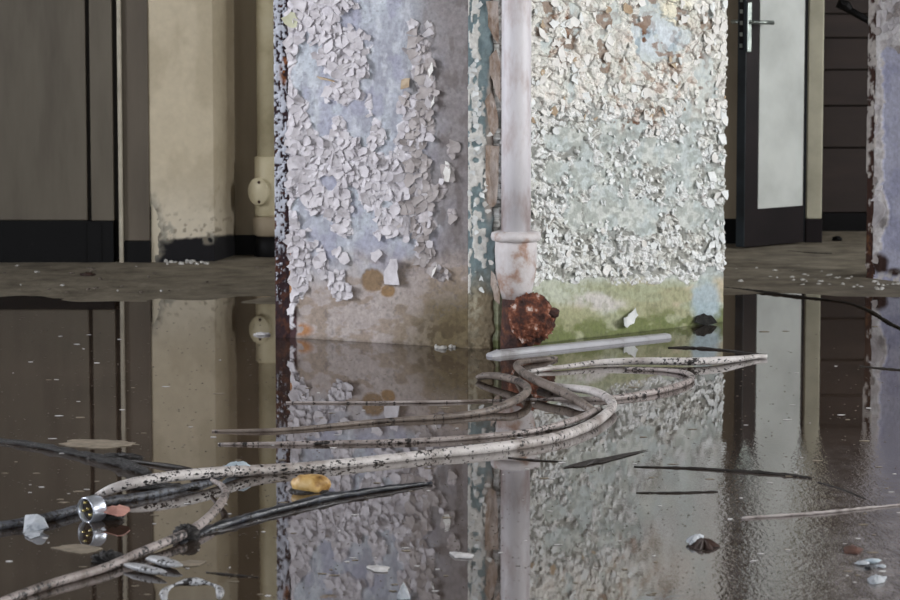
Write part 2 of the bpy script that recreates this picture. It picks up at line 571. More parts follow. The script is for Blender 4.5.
def wall_with_openings(name, side, label):
    ops = sorted([(c - w / 2, c + w / 2, z0, z1) for (s, c, w, z0, z1, _, _) in WINDOWS if s == side])
    b = MB()
    a0, a1 = (x0 - .25, x1 + .25) if side == 'rear' else (y0, y1)
    t0_, t1_ = {'right': (x1, x1 + .25), 'left': (x0 - .25, x0), 'rear': (y0 - .25, y0)}[side]

    def bx_(p, q, za, zb, bb=None, ta=None, tb=None):
        ta, tb = (t0_, t1_) if ta is None else (ta, tb)
        if side == 'rear': (bb or b).box((p, ta, za), (q, tb, zb))
        else: (bb or b).box((ta, p, za), (tb, q, zb))
    y = a0
    for (ya, yb, z0, z1) in ops:
        bx_(y, ya, -.1, hh)
        bx_(ya, yb, -.1, z0)
        bx_(ya, yb, z1, hh)
        y = yb
    bx_(y, a1, -.1, hh)
    tag(b.build(name, M['hall_wall']), label, kind='structure')
    global k
    tc = t0_ + .05 if side == 'right' else t1_ - .05
    for (ya, yb, z0, z1) in ops:
        fb = MB()
        for (a, c, d, e) in ((ya, ya + .05, z0, z1), (yb - .05, yb, z0, z1), (ya, yb, z0, z0 + .05), (ya, yb, z1 - .05, z1), ((ya + yb) / 2 - .025, (ya + yb) / 2 + .025, z0, z1)):
            bx_(a, c, d, e, fb, tc - .03, tc + .03)
        tag(fb.build('window_%d' % k, M['window_frame']), 'painted frame of an unseen window in the %s hall wall' % side, kind='structure')
        k += 1


k = 1
for side in ('right', 'left', 'rear'):
    wall_with_openings('wall_' + side, side, 'plain hall wall with window openings on the %s side' % side)
tag(MB().box((x0 - .25, y1, -0.1), (x1 + .25, y1 + .25, hh)).build('wall_far', M['hall_wall']), 'hall wall beyond the doorway', kind='structure')

# ------------------------------------------------------------------ relief sheets and paint flakes
class Face:
    """an upright plane seen from the front, from plan point a (left) to b (right)"""
    def __init__(s, a, b):
        s.a = Vector((a[0], a[1], 0))
        d = Vector((b[0], b[1], 0)) - s.a
        s.L = d.length
        s.d = d.normalized()
        s.n = Vector((s.d.y, -s.d.x, 0))          # outward, towards the viewer

    def pt(s, u, z, h=0.0):
        p = s.a + s.d * u + s.n * h
        return Vector((p.x, p.y, z))

    def px(s, u, z):
        return proj(s.a.x + s.d.x * u, s.a.y + s.d.y * u, z)

    def uz(s, px, py):
        r = ray(px, py)
        o = Vector((0, 0, HCAM))
        t = (s.a - o).dot(s.n) / r.dot(s.n)
        p = o + r * t
        return (p - s.a).dot(s.d), p.z


def relief(name, face, u0, u1, z0, z1, step, field, parent, mat=None):
    """field(X, Y, u, z) -> height (m), colour (linear). A dense sheet with its border folded back."""
    nu, nz = max(2, int((u1 - u0) / step)), max(2, int((z1 - z0) / step))
    us, zs = np.linspace(u0, u1, nu), np.linspace(z0, z1, nz)
    U, Z = np.meshgrid(us, zs)
    X, Y = face.px(U, Z)
    Hh, C = field(X, Y, U, Z)
    # folded border
    U2 = np.pad(U, 1, 'edge'); Z2 = np.pad(Z, 1, 'edge'); H2 = np.pad(Hh, 1, 'constant', constant_values=-0.03)
    C2 = np.pad(C, ((1, 1), (1, 1), (0, 0)), 'edge')
    px = face.a.x + face.d.x * U2 + face.n.x * H2
    py = face.a.y + face.d.y * U2 + face.n.y * H2
    v = np.stack([px, py, Z2], -1).reshape(-1, 3)
    n, m = U2.shape
    idx = np.arange(n * m).reshape(n, m)
    f = np.stack([idx[:-1, :-1], idx[:-1, 1:], idx[1:, 1:], idx[1:, :-1]], -1).reshape(-1, 4)
    me = bpy.data.meshes.new(name)
    me.vertices.add(len(v)); me.vertices.foreach_set('co', v.ravel())
    me.loops.add(f.size); me.loops.foreach_set('vertex_index', f.ravel())
    me.polygons.add(len(f))
    me.polygons.foreach_set('loop_start', np.arange(0, f.size, 4))
    me.polygons.foreach_set('loop_total', np.full(len(f), 4))
    me.update(calc_edges=True)
    at = me.attributes.new('Col', 'FLOAT_COLOR', 'POINT')
    c4 = np.concatenate([C2.reshape(-1, 3), np.ones((n * m, 1))], 1)
    at.data.foreach_set('color', c4.ravel())
    return link(name, me, mat or M['relief'], parent)


def clip_cell(pts, i, nb):
    """Voronoi polygon of seed i from nearby seeds"""
    c = pts[i]
    poly = [c + np.array(q) for q in ((-nb, -nb), (nb, -nb), (nb, nb), (-nb, nb))]
    d = pts - c
    dist = (d ** 2).sum(1)
    for j in np.argsort(dist)[1:14]:
        mpt = (c + pts[j]) / 2
        n = d[j]
        out = []
        for k in range(len(poly)):
            a, b = poly[k], poly[(k + 1) % len(poly)]
            sa, sb = (a - mpt) @ n, (b - mpt) @ n
            if sa <= 0: out.append(a)
            if (sa < 0) != (sb < 0) and abs(sa - sb) > 1e-12:
                out.append(a + (b - a) * (sa / (sa - sb)))
        poly = out
        if len(poly) < 3: return None
    return poly


def flake_geo(face, poly, rng, lift=0.006, curl=0.5, thick=0.0022, shrink=0.92, base=0.002):
    """one curled chip of paint: front fan with an inner ring, rim and open back. poly in (u, z)"""
    poly = np.array(poly)
    c = poly.mean(0)
    # break long edges and jitter
    pts = []
    for k in range(len(poly)):
        a, b = poly[k], poly[(k + 1) % len(poly)]
        pts.append(a)
        if np.linalg.norm(b - a) > 0.012:
            pts.append((a + b) / 2 + rng.normal(0, 0.0018, 2))
    pts = c + (np.array(pts) - c) * shrink * rng.uniform(0.9, 1.04)
    pts = pts + rng.normal(0, 0.0011, pts.shape)
    n = len(pts)
    rad = np.sqrt(((pts - c) ** 2).sum(1)).mean()
    th = rng.uniform(0, 2 * math.pi)
    # most chips stand off at the lower or side edge
    if rng.random() < 0.6: th = rng.normal(-math.pi / 2, 0.9)
    dv = np.array([math.cos(th), math.sin(th)])
    amp = lift * rng.uniform(0.3, 1.3)
    cu = curl * rng.uniform(0.2, 1.2)

    def h(p):
        s = (p - c) @ dv / (rad + 1e-6)
        q = (p - c) @ np.array([-dv[1], dv[0]]) / (rad + 1e-6)
        return base + amp * max(0.0, s + 0.6) * 0.5 + cu * rad * 0.35 * max(0, s) ** 2 + 0.05 * rad * q * q

    verts = [face.pt(c[0], c[1], h(c) + thick)]
    inner = [c + (p - c) * 0.55 for p in pts]
    verts += [face.pt(p[0], p[1], h(p) + thick) for p in inner]
    verts += [face.pt(p[0], p[1], h(p) + thick) for p in pts]
    verts += [face.pt(p[0], p[1], h(p)) for p in pts]
    f = []
    for k in range(n):
        k2 = (k + 1) % n
        f.append((0, 1 + k, 1 + k2))
        f.append((1 + k, 1 + n + k, 1 + n + k2, 1 + k2))
        f.append((1 + n + k, 1 + 2 * n + k, 1 + 2 * n + k2, 1 + n + k2))
    f.append(tuple(1 + 2 * n + k for k in range(n - 1, -1, -1)))
    area = 0.5 * abs(sum(pts[k][0] * pts[(k + 1) % n][1] - pts[(k + 1) % n][0] * pts[k][1] for k in range(n)))
    return verts, f, area


def flake_cloud(face, u0, u1, z0, z1, cell, keep, rng, **kw):
    """jittered seeds; keep(X, Y) -> probability. Returns list of (verts, faces, area, X, Y)"""
    nu, nz = int((u1 - u0) / cell) + 3, int((z1 - z0) / cell) + 3
    seeds = np.array([(u0 + (i - 1 + rng.random()) * cell, z0 + (j - 1 + rng.random()) * cell) for j in range(nz) for i in range(nu)])
    X, Y = face.px(seeds[:, 0], seeds[:, 1])
    pr = keep(X, Y)
    out = []
    for i in range(len(seeds)):
        if not (u0 <= seeds[i, 0] <= u1 and z0 <= seeds[i, 1] <= z1): continue
        if rng.random() > pr[i]: continue
        near = np.nonzero(np.abs(seeds - seeds[i]).max(1) < cell * 3)[0]
        sub = seeds[near]
        li = int(np.nonzero(near == i)[0][0])
        poly = clip_cell(sub, li, cell * 1.1)
        if poly is None: continue
        v, f, a = flake_geo(face, poly, rng, **kw)
        out.append((v, f, a, X[i], Y[i]))
    return out


def emit_flakes(cloud, n_obj, matfn, parent, stuff_name):
    cloud = sorted(cloud, key=lambda t: -t[2] * (1.0 if t[4] > -5 else 0.0))
    for (v, f, a, X, Y) in cloud[:n_obj]:
        link('paint_flake', mesh('paint_flake', v, f), matfn(X, Y), parent)
    groups = {}
    for (v, f, a, X, Y) in cloud[n_obj:]:
        m = matfn(X, Y)
        groups.setdefault(m.name, (m, MB()))[1].add(v, f)
    for nme, (m, b) in groups.items():
        tag(b.build(stuff_name, m, parent), kind='stuff')


# ------------------------------------------------------------------ the peeling pillar
A_, B_, C_, E_ = G(290, 337.5, -0.0), G(468, 348.3), G(498, 348.3), G(723, 322)
HP = hh
pil_c = (A_ + E_) / 2
pillar = empty('peeling_pillar', (pil_c.x, pil_c.y, -0.03))
tag(pillar, 'stout masonry pillar with thickly peeling white and lavender paint standing in the water', 'pillar')
FL, FC, FR = Face(A_, B_), Face(B_, C_), Face(C_, E_)
E2, A2 = E_ + Vector((-0.30, 0.55, 0)), A_ + Vector((0.22, 0.75, 0))


def inset(p, n1, n2, t=0.012):
    return p - (n1 + n2) * t


core_pts = [A_ - FL.n * .012, B_ - FL.n * .012 - FC.n * .006, C_ - FC.n * .02, E_ - FR.n * .012, E2, A2]
MB().prism(core_pts, -0.03, HP).build('pillar_core', M['core'], pillar)


# left face ----------------------------------------------------------
PAINT_L = [  # ellipses of surviving paint (px, py, rx, ry)
    (293, 150, 7, 170), (325, 8, 34, 16), (318, 28, 26, 16), (345, 45, 24, 18), (340, 62, 24, 16), (352, 72, 18, 12), (343, 90, 18, 16),
    (290, 80, 8, 40), (299, 108, 10, 12), (372, 105, 10, 12), (340, 126, 8, 10), (350, 137, 12, 10), (378, 132, 8, 16), (300, 130, 14, 20),
    (312, 150, 24, 22), (340, 160, 30, 18), (365, 170, 30, 18), (305, 185, 18, 26), (325, 200, 26, 16), (340, 215, 10, 22), (372, 195, 20, 14),
    (390, 190, 18, 22), (400, 210, 26, 20), (405, 165, 20, 20), (420, 180, 10, 28), (396, 230, 14, 12), (423, 215, 14, 22), (424, 245, 8, 22),
    (420, 60, 10, 24), (425, 90, 9, 24), (415, 110, 16, 16), (412, 135, 18, 14), (425, 125, 8, 16), (404, 150, 14, 12), (430, 60, 5, 10),
    (300, 262, 9, 34), (309, 240, 8, 14), (321, 262, 5, 18), (338, 285, 10, 14), (341, 253, 5, 5), (376, 236, 6, 6), (345, 232, 7, 8),
    (383, 24, 0, 0), (412, 25, 8, 7), (432, 30, 4, 8), (452, 150, 6, 6), (448, 172, 5, 10), (440, 190, 9, 9), (450, 216, 5, 7), (436, 270, 4, 7), (444, 277, 6, 4),
]
HOLES_L = [(308, 74, 13, 24), (358, 120, 13, 16), (322, 122, 9, 16), (306, 44, 4, 10), (355, 20, 14, 10), (332, 181, 8, 8), (355, 205, 6, 14),
           (386, 205, 6, 6), (390, 138, 9, 16), (384, 85, 14, 40), (298, 205, 6, 10), (390, 247, 26, 8), (314, 236, 10, 6)]


def paint_left(X, Y):
    m = np.zeros_like(X, dtype=float)
    wx = X + 7 * (fbm(X / 14, Y / 14, 21) - 0.5) * 2
    wy = Y + 7 * (fbm(X / 14, Y / 14, 33) - 0.5) * 2
    for (cx, cy, rx, ry) in PAINT_L:
        if rx: m = np.maximum(m, ell(wx, wy, cx, cy, rx, ry, 0.3))
    for (cx, cy, rx, ry) in HOLES_L:
        m = m * (1 - ell(wx, wy, cx, cy, rx, ry, 0.3))
    # above the frame: general peeling
    up = ss(0, -40, Y)
    gen = ss(0.46, 0.54, fbm(X / 40, Y / 40, 77))
    return m * (1 - up) + gen * up


def field_left(X, Y, U, Z):
    n1 = fbm(X / 30, Y / 30, 1)
    n2 = fbm(X / 6, Y / 6, 2)
    col = np.zeros(X.shape + (3,)) + lin((176, 180, 190))
    col = mixc(col, (192, 199, 207), ss(0.45, 0.65, n1) * 0.8)
    col = mixc(col, (146, 146, 158), ss(.5, .66, fbm(X / 5, Y / 16, 18)) * .5)
    col = mixc(col, (214, 218, 224), ss(.54, .7, fbm(X / 6, Y / 12, 19)) * .5)
    col = mixc(col, (160, 160, 180), ss(0.5, 0.62, fbm(X / 22, Y / 35, 8)) * 0.6)
    col = mixc(col, (132, 125, 124), ss(395, 446, X + 50 * (n1 - .5)) * 0.9)                 # browner to the right
    col = mixc(col, (108, 100, 98), ss(0.55, 0.7, fbm(X / 9, Y / 20, 5)) * ss(420, 440, X) * 0.6)
    low = ss(240, 290, Y + 50 * (n1 - 0.5))
    col = mixc(col, (176, 164, 158), low * 0.9)                                              # pinkish beige foot
    col = mixc(col, (150, 134, 118), low * ss(0.48, 0.62, fbm(X / 16, Y / 10, 6)) * 0.7)
    col = mixc(col, (104, 92, 66), ss(375, 450, X + 0.45 * (Y - 320) + 40 * (n1 - .5)) * ss(262, 318, Y) * 0.95)  # mossy ochre corner
    col = mixc(col, (82, 70, 52), ss(400, 440, X + 30 * (n2 - .5)) * ss(305, 335, Y) * ss(0.45, 0.6, n2) * 0.8)
    tan = ell(X + 5 * (n2 - .5), Y + 5 * (n2 - .5), 373, 281, 11, 12, 0.15)
    col = mixc(col, (140, 118, 94), tan)
    tan2 = ell(X + 5 * (n2 - .5), Y, 388, 291, 7, 6, 0.2)
    col = mixc(col, (150, 122, 90), tan2)
    rust = ell(X + 6 * (n2 - .5), Y, 291, 275, 5, 26, 0.4) + ell(X + 6 * (n2 - .5), Y, 288, 150, 4, 40, 0.4) * ss(.45, .6, n2) + ell(X, Y, 302, 330, 10, 6, .5) * ss(.4, .6, n2)
    col = mixc(col, (172, 116, 62), np.clip(rust, 0, 1) * 0.85)
    mar = ss(297.5, 295, X + 3 * (n2 - .5)) * ss(236, 246, Y + 8 * (n2 - .5))
    col = mixc(col, (74, 52, 54), mar * ss(300, 312, Y + 10 * (n2 - .5)) )
    col = mixc(col, (66, 58, 50), ss(333, 345, Y + 8 * (n2 - 0.5) - (X - 290) * 0.055) * 0.85)  # darker brown line along the foot
    dots = ss(0.70, 0.78, vn(X / 2.2, Y / 2.2, 13))
    col = mixc(col, (96, 94, 102), dots * 0.28 * ss(.45, .6, n1))
    # surviving paint, broken into chips
    p = paint_left(X, Y)
    f1, f2, cid, dx, dy = voro(X / 11.0 + 0.5 * (n2 - .5), Y / 11.0, 40)
    g1, g2, gid, gx, gy = voro(X / 5.0, Y / 5.0, 46)
    present = ss(0.42, 0.55, p + 0.30 * (cid - 0.5) + 0.15 * (gid - .5))
    crack = 1 - ss(0.02, 0.09, f2 - f1)
    paintc = np.zeros(X.shape + (3,)) + lin((206, 202, 208))
    paintc = mixc(paintc, (222, 219, 224), ss(.4, .6, vn(X / 8, Y / 8, 3)))
    paintc = mixc(paintc, (176, 168, 168), ss(405, 435, X) * 0.8)
    paintc = mixc(paintc, (110, 104, 108), crack * 0.7)
    col = col * (1 - present[..., None]) + paintc * present[..., None]
    hgt = 0.003 * (fbm(X / 12, Y / 12, 9) - 0.5) + 0.0016 * (n2 - .5)
    tilt = (np.cos(cid * 40) * dx + np.sin(cid * 40) * dy) * 0.004
    hgt = hgt + present * (0.004 + tilt) * (1 - 0.9 * crack)
    hgt = hgt - 0.003 * tan
    return hgt, col


ZTOP = 1.36
sl = relief('lavender_face', FL, 0.0, FL.L, -0.03, ZTOP, 0.0028, field_left, pillar)
relief('upper_lavender_face', FL, 0.0, FL.L, ZTOP, HP, 0.012, field_left, pillar)
rng = np.random.default_rng(11)
cl = flake_cloud(FL, 0.0, FL.L, 0.10, ZTOP, 0.036, lambda X, Y: ss(0.35, 0.6, paint_left(X, Y)) * (0.84 - 0.12 * ss(-1, 1, X)), rng, lift=0.015, curl=0.6, base=0.003)
cl2 = flake_cloud(FL, 0.0, FL.L, 0.10, ZTOP, 0.022, lambda X, Y: ss(0.25, 0.5, paint_left(X, Y)) * 0.55, rng, lift=0.011, curl=0.65, base=0.004)


def left_mat(X, Y):
    if X > 408 + 8 * math.sin(Y * 0.3): return M['flake_brown'] if random.random() < 0.7 else M['flake_left']
    return M['flake_left']


emit_flakes(cl + cl2, 165, left_mat, sl, 'small_paint_flakes')


def hand_flake(face, pts, mat, parent, lift=0.02, curl=0.8, seed=1, base=0.006, name='paint_flake'):
    poly = [np.array(face.uz(*p)) for p in pts]
    v, f, a = flake_geo(face, poly[::-1], np.random.default_rng(seed), lift=lift, curl=curl, shrink=1.0, thick=0.003, base=base)
    return link(name, mesh(name, v, f), mat, parent)


hand_flake(FL, [(392, 259), (401, 258), (402, 266), (400, 271), (403, 284), (386, 284), (385, 272), (389, 266)], M['flake_left'], sl, 0.03, seed=2)
tag(hand_flake(FL, [(286, 18), (291, 14), (297, 13), (299, 19), (298, 27), (293, 28), (288, 24)], M['flake_yellow'], sl, 0.02, seed=3), 'pale yellow paint flake')
hand_flake(FL, [(318, 76), (337, 80), (338, 82), (322, 79)], M['flake_tan'], sl, 0.02, seed=4)
hand_flake(FL, [(372, 252), (380, 249), (384, 254), (379, 262), (374, 258)], M['flake_left'], sl, 0.03, seed=5)
hand_flake(FL, [(446, 160), (451, 163), (455, 182), (449, 181), (446, 172)], M['flake_cream'], sl, 0.03, seed=6)
hand_flake(FL, [(402, 79), (411, 77), (413, 87), (404, 90)], M['flake_tan'], sl, 0.03, seed=8)
hand_flake(FL, [(432, 102), (435, 95), (438, 103), (434, 108)], M['flake_cream'], sl, 0.03, seed=9)
hand_flake(FL, [(429, 70), (434, 60), (436, 70), (432, 79)], M['flake_cream'], sl, 0.03, seed=10)
hand_flake(FL, [(434, 270), (440, 263), (438, 272), (434, 277)], M['flake_cream'], sl, 0.03, seed=12)

# corner strip -------------------------------------------------------
def field_corner(X, Y, U, Z):
    n1 = fbm(X / 12, Y / 24, 51)
    n2 = fbm(X / 4, Y / 5, 52)
    col = np.zeros(X.shape + (3,)) + lin((142, 160, 164))
    col = mixc(col, (112, 130, 136), ss(.45, .65, n1) * 0.7)
    col = mixc(col, (136, 122, 98), ss(262, 300, Y + 30 * (n1 - .5)) * 0.95)
    col = mixc(col, (176, 170, 150), ss(.4, .6, n2) * ss(270, 300, Y) * ell(X, Y, 474, 310, 8, 40, .5) * .8)
    col = mixc(col, (84, 72, 54), ss(305, 345, Y) * ss(.45, .6, n2) * .7)
    p = ell(X + 10 * (n2 - .5), Y, 475, 40, 5, 60, .4) * ss(.35, .5, vn(X / 5, Y / 9, 55)) + ell(X + 12 * (n2 - .5), Y, 477, 150, 9, 70, .4) * ss(.36, .5, vn(X / 5, Y / 8, 56))
    p = p + ell(X + 8 * (n2 - .5), Y, 480, 245, 7, 50, .4) * ss(.45, .6, vn(X / 5, Y / 8, 57)) + ss(0, -20, Y) * ss(.5, .6, vn(X / 6, Y / 12, 58))
    p = np.maximum(p, ell(X + 6 * (n2 - .5), Y, 468, 150, 3.5, 200, .3) * ss(.42, .5, vn(X / 4, Y / 9, 59)))
    p = np.clip(p, 0, 1) * (1 - 0.8 * ss(285, 310, Y))
    col = mixc(col, (226, 225, 220), ss(.4, .6, p))
    tan = ell(X + 4 * (n2 - .5), Y, 491, 125, 5, 60, .3) + ell(X, Y, 489, 190, 5, 30, .4)
    col = mixc(col, (190, 176, 164), np.clip(tan, 0, 1) * .8)
    hgt = 0.004 * (n1 - .5) + ss(.4, .6, p) * 0.006 + 0.004 * (n2 - .5)
    # broken right arris
    edge = 491 + 7 * (fbm(Y * 0 + 3.3, Y / 22, 61) - .4) * 2
    gone = ss(edge, edge + 3, X)
    hgt = hgt - 0.02 * gone
    col = mixc(col, (78, 60, 48), gone * .9)
    return hgt, col


sc_ = relief('corner_face', FC, 0.0, FC.L, -0.03, ZTOP, 0.0026, field_corner, pillar)
relief('upper_corner_face', FC, 0.0, FC.L, ZTOP, HP, 0.012, field_corner, pillar)
rng = np.random.default_rng(13)


def keep_corner(X, Y):
    n2 = fbm(X / 4, Y / 5, 52)
    return (ell(X, Y, 476, 60, 6, 90, .5) * .25 + ell(X, Y, 478, 165, 10, 80, .5) * .28 + ell(X, Y, 481, 260, 6, 40, .5) * .25) * (Y < 300)


cc = flake_cloud(FC, 0.0, FC.L, 0.15, ZTOP, 0.017, keep_corner, rng, lift=0.007, curl=0.5, base=0.005)
emit_flakes(cc, 24, lambda X, Y: M['flake_cream'] if X > 484 else M['flake_white'], sc_, 'small_paint_flakes')
# curled tan strips hanging along the broken arris
for q, pts in enumerate([
        [(486, 0), (499, 0), (500, 30), (498, 44), (494, 40), (488, 26)], [(489, 58), (496, 50), (500, 62), (500, 100), (495, 92), (490, 74)],
        [(484, 100), (491, 92), (496, 104), (499, 128), (494, 136), (488, 124)], [(484, 142), (499, 142), (499, 176), (497, 205), (491, 210), (486, 204)],
        [(491, 268), (496, 276), (500, 292), (500, 305), (494, 300), (490, 284)]]):
    tag(hand_flake(FC, pts, M['strip_tan'], sc_, 0.012, 0.3, 20 + q, 0.004, 'curled_paint_strip'), 'curled tan paint strip')

# right face ---------------------------------------------------------
HOLES_R = [(572, 13, 7, 10), (547, 45, 5, 10), (612, 14, 6, 16), (652, 34, 22, 20), (676, 38, 16, 12), (650, 54, 12, 8), (647, 8, 12, 8), (604, 90, 7, 6),
           (706, 78, 12, 22), (700, 100, 8, 16), (693, 115, 10, 16), (572, 90, 4, 16), (600, 30, 4, 8), (554, 172, 10, 12), (575, 215, 8, 14), (690, 165, 10, 30), (660, 150, 22, 10), (625, 130, 20, 10),
           (604, 205, 14, 20), (640, 215, 24, 18), (690, 212, 14, 14), (560, 140, 18, 12), (585, 165, 10, 20), (710, 290, 12, 24)]


def paint_right(X, Y):
    w = 9 * (fbm(X / 12, Y / 12, 71) - .5) * 2
    m = np.ones_like(X, dtype=float)
    for (cx, cy, rx, ry) in HOLES_R:
        m = m * (1 - ell(X + w, Y + w * .7, cx, cy, rx, ry, 0.35))
    # middle zone is worn thin
    thin = ss(95, 135, Y) * (1 - ss(225, 262, Y)) * ss(540, 575, X)
    m = m * (1 - thin * ss(0.40, 0.56, fbm(X / 16, Y / 22, 73)) * 0.55)
    edge = 281 + 10 * (fbm(X / 14, X * 0 + 1.0, 75) - .5) * 2 - 8 * ss(700, 722, X) + 6 * ss(560, 540, X)
    return m * (1 - ss(edge - 2, edge + 2, Y))


def field_right(X, Y, U, Z):
    n1 = fbm(X / 30, Y / 30, 81)
    n2 = fbm(X / 5, Y / 5, 82)
    n3 = fbm(X / 12, Y / 16, 83)
    # plaster under the paint
    col = np.zeros(X.shape + (3,)) + lin((192, 200, 199))
    col = mixc(col, (206, 209, 203), ss(.45, .6, n3) * .8)
    col = mixc(col, (206, 214, 220), ell(X, Y, 655, 38, 28, 18, .6) * ss(.3, .55, n2 + .1))
    col = mixc(col, (146, 164, 174), ss(.55, .65, n3) * ell(X, Y, 650, 30, 40, 34, .5) * .7)
    # brown stains
    st = ss(.56, .64, fbm(X / 7, Y / 8, 84)) * (ell(X, Y, 636, 36, 10, 12, .5) + ell(X, Y, 690, 62, 12, 14, .5) + ell(X, Y, 665, 85, 34, 18, .5) + ell(X, Y, 560, 28, 10, 26, .5) + ell(X, Y, 640, 110, 30, 20, .5) + ell(X, Y, 550, 70, 14, 20, .5) + ell(X, Y, 624, 70, 10, 10, .5) + .35 * ell(X, Y, 620, 60, 110, 70, .4))
    # lower, mossy band
    band = ss(272, 284, Y + 4 * (n2 - .5))
    col = mixc(col, (190, 195, 178), band)
    col = mixc(col, (196, 176, 146), band * ss(.45, .6, fbm(X / 24, Y / 14, 85)) * ss(600, 650, X) * .7)
    col = mixc(col, (206, 200, 198), ell(X + 8 * (n2 - .5), Y + 6 * (n2 - .5), 598, 302, 26, 10, .4) * ss(.3, .45, n2 + .1) * .8)
    col = mixc(col, (182, 168, 120), band * ell(X, Y, 570, 320, 30, 14, .5) * .7)
    green = ss(.42, .62, fbm(X / 26, Y / 22, 86) + .45 * ss(295, 338, Y + (X - 560) * .11) + .12 * ell(X, Y, 635, 300, 20, 40, .5)) * ss(276, 290, Y)
    col = mixc(col, (160, 163, 130), green * (1 - ell(X, Y, 708, 300, 16, 26, .4)) * .8)
    col = mixc(col, (106, 116, 66), ss(.52, .8, fbm(X / 10, Y / 8, 87) + .38 * ss(312, 338, Y + (X - 600) * .11)) * ss(304, 326, Y + (X - 600) * .10) * .85)
    col = mixc(col, (120, 122, 92), band * ss(.52, .66, fbm(X / 3, Y / 5, 187)) * .35)
    col = mixc(col, (168, 186, 196), ell(X + 6 * (n2 - .5), Y + 6 * (n2 - .5), 706, 302, 14, 22, .3) * .85)
    col = mixc(col, (60, 66, 44), ss(0, 4, Y - (347.5 - (X - 505) * .117) + 4 * n2) * .8)
    # paint: coarse crazed sheets above, worn to small chips in the middle
    p = paint_right(X, Y)
    mid = ss(88, 128, Y)
    wx = X + 6 * (fbm(X / 7, Y / 7, 88) - .5)
    wy = Y + 6 * (fbm(X / 7, Y / 7, 89) - .5)
    f1, f2, cid, dx, dy = voro(wx / 11.5, wy / 14.0, 90)
    g1, g2, gid, gx, gy = voro(wx / 4.6, wy / 5.6, 93)
    e1, e2, eid, ex, ey = voro(wx / 2.5, wy / 3.2, 97)
    lost = ss(.72, .80, gid) * (.35 + .65 * mid)
    lost = np.maximum(lost, ss(.80, .86, eid) * (.2 + .8 * mid))
    lostc = ss(.90, .93, cid) * (1 - mid)
    present = ss(.40, .54, p + .42 * (gid - .5) + .22 * (eid - .5) + .15 * (cid - .5)) * (1 - .9 * lost) * (1 - lostc)
    cm = ss(.40, .58, vn(X / 10, Y / 12, 98))
    crack = np.maximum((1 - ss(.02, .10, f2 - f1)) * (.35 + .65 * cm), (1 - ss(.03, .16, g2 - g1)) * (.15 + .45 * cm * (1 - mid) + .5 * mid * ss(.35, .6, n3)))
    crack = np.maximum(crack, (1 - ss(.05, .2, e2 - e1)) * mid * .45)
    pc = np.zeros(X.shape + (3,)) + lin((234, 232, 226))
    pc = mixc(pc, (236, 238, 238), mid * .9)
    pc = mixc(pc, (230, 225, 202), ell(X, Y, 672, 12, 20, 22, .5) * .8)
    pc = mixc(pc, (216, 217, 208), ss(.45, .65, n3) * .6)
    pc = mixc(pc, (196, 204, 204), ss(.6, .9, eid) * mid * .5)
    pc = mixc(pc, (104, 92, 80), crack * .8)  # crack brown also paints in the small dark shadow marks
    col = mixc(col, (112, 80, 60), np.clip(st, 0, 1) * (1 - band))
    col = mixc(col, (150, 156, 150), ss(.45, .6, n2) * mid * (1 - band) * .6)
    pc = mixc(pc, (172, 140, 118), np.clip(st, 0, 1) * .5)
    col = mixc(col, (138, 112, 92), lostc * .8 * ss(.4, .6, n2 + .1))
    col = col * (1 - present[..., None]) + pc * present[..., None]
    dark = np.clip(lost, 0, 1) * ss(.35, .55, p) * (1 - band)
    col = mixc(col, (110, 106, 98), dark * .6)  # crevice shade put into the colour where chips are lost
    tilt = (np.cos(gid * 50) * gx + np.sin(gid * 50) * gy) * .008 + (np.cos(cid * 50) * dx + np.sin(cid * 50) * dy) * .012 * (1 - .6 * mid)
    hgt = .004 * (n3 - .5) + .004 * (n2 - .5) + present * (.007 + tilt) * (1 - .8 * crack)
    hgt = hgt - .005 * dark
    hgt = hgt * (1 - .5 * band)
    return hgt, col


sr = relief('white_face', FR, 0.0, FR.L, -0.03, ZTOP, 0.0020, field_right, pillar)
relief('upper_white_face', FR, 0.0, FR.L, ZTOP, HP, 0.012, field_right, pillar)
rng = np.random.default_rng(17)
ur0 = FR.uz(528, 200)[0]
c1 = flake_cloud(FR, ur0, FR.L, 0.22, ZTOP, 0.034, lambda X, Y: ss(.4, .6, paint_right(X, Y)) * (.14 * (1 - ss(95, 130, Y)) + .03 + .25 * ss(690, 705, X)), rng, lift=.009, curl=.4, base=.005)
c2 = flake_cloud(FR, ur0, FR.L, 0.20, ZTOP, 0.019, lambda X, Y: ss(.3, .55, paint_right(X, Y)) * .10, rng, lift=.008, curl=.45, base=.005)
c3 = flake_cloud(FR, ur0, FR.L, 0.20, ZTOP, 0.012, lambda X, Y: (.02 + .07 * ss(.3, .6, paint_right(X, Y))) * ss(60, 130, Y) * (1 - ss(276, 282, Y)), rng, lift=.005, curl=.4, base=.003)


def right_mat(X, Y):
    if Y < 120:
        r = random.random()
        return M['flake_tan'] if r < .07 else (M['flake_cream'] if r < .8 else M['flake_white'])
    return M['flake_white'] if random.random() < .85 else M['flake_cream']


emit_flakes(c1 + c2 + c3, 95, right_mat, sr, 'small_paint_flakes')
# peeled lump and moss near the foot
hand_flake(FR, [(615, 317), (622, 316), (627, 312), (632, 308), (636, 315), (632, 323), (624, 327), (619, 325)], M['flake_white'], sr, .03, .6, 41)
tag(hand_flake(FR, [(691, 322), (694, 316), (701, 313), (707, 315), (710, 322), (700, 325)], M['moss'], sr, .02, .5, 42, .012, 'moss_clump'), 'black moss clump')

# rusty steel edge ---------------------------------------------------
pe0, pe1 = G(275.5, 337.5), G(290.5, 337.5)
FS = Face(pe0, pe1)


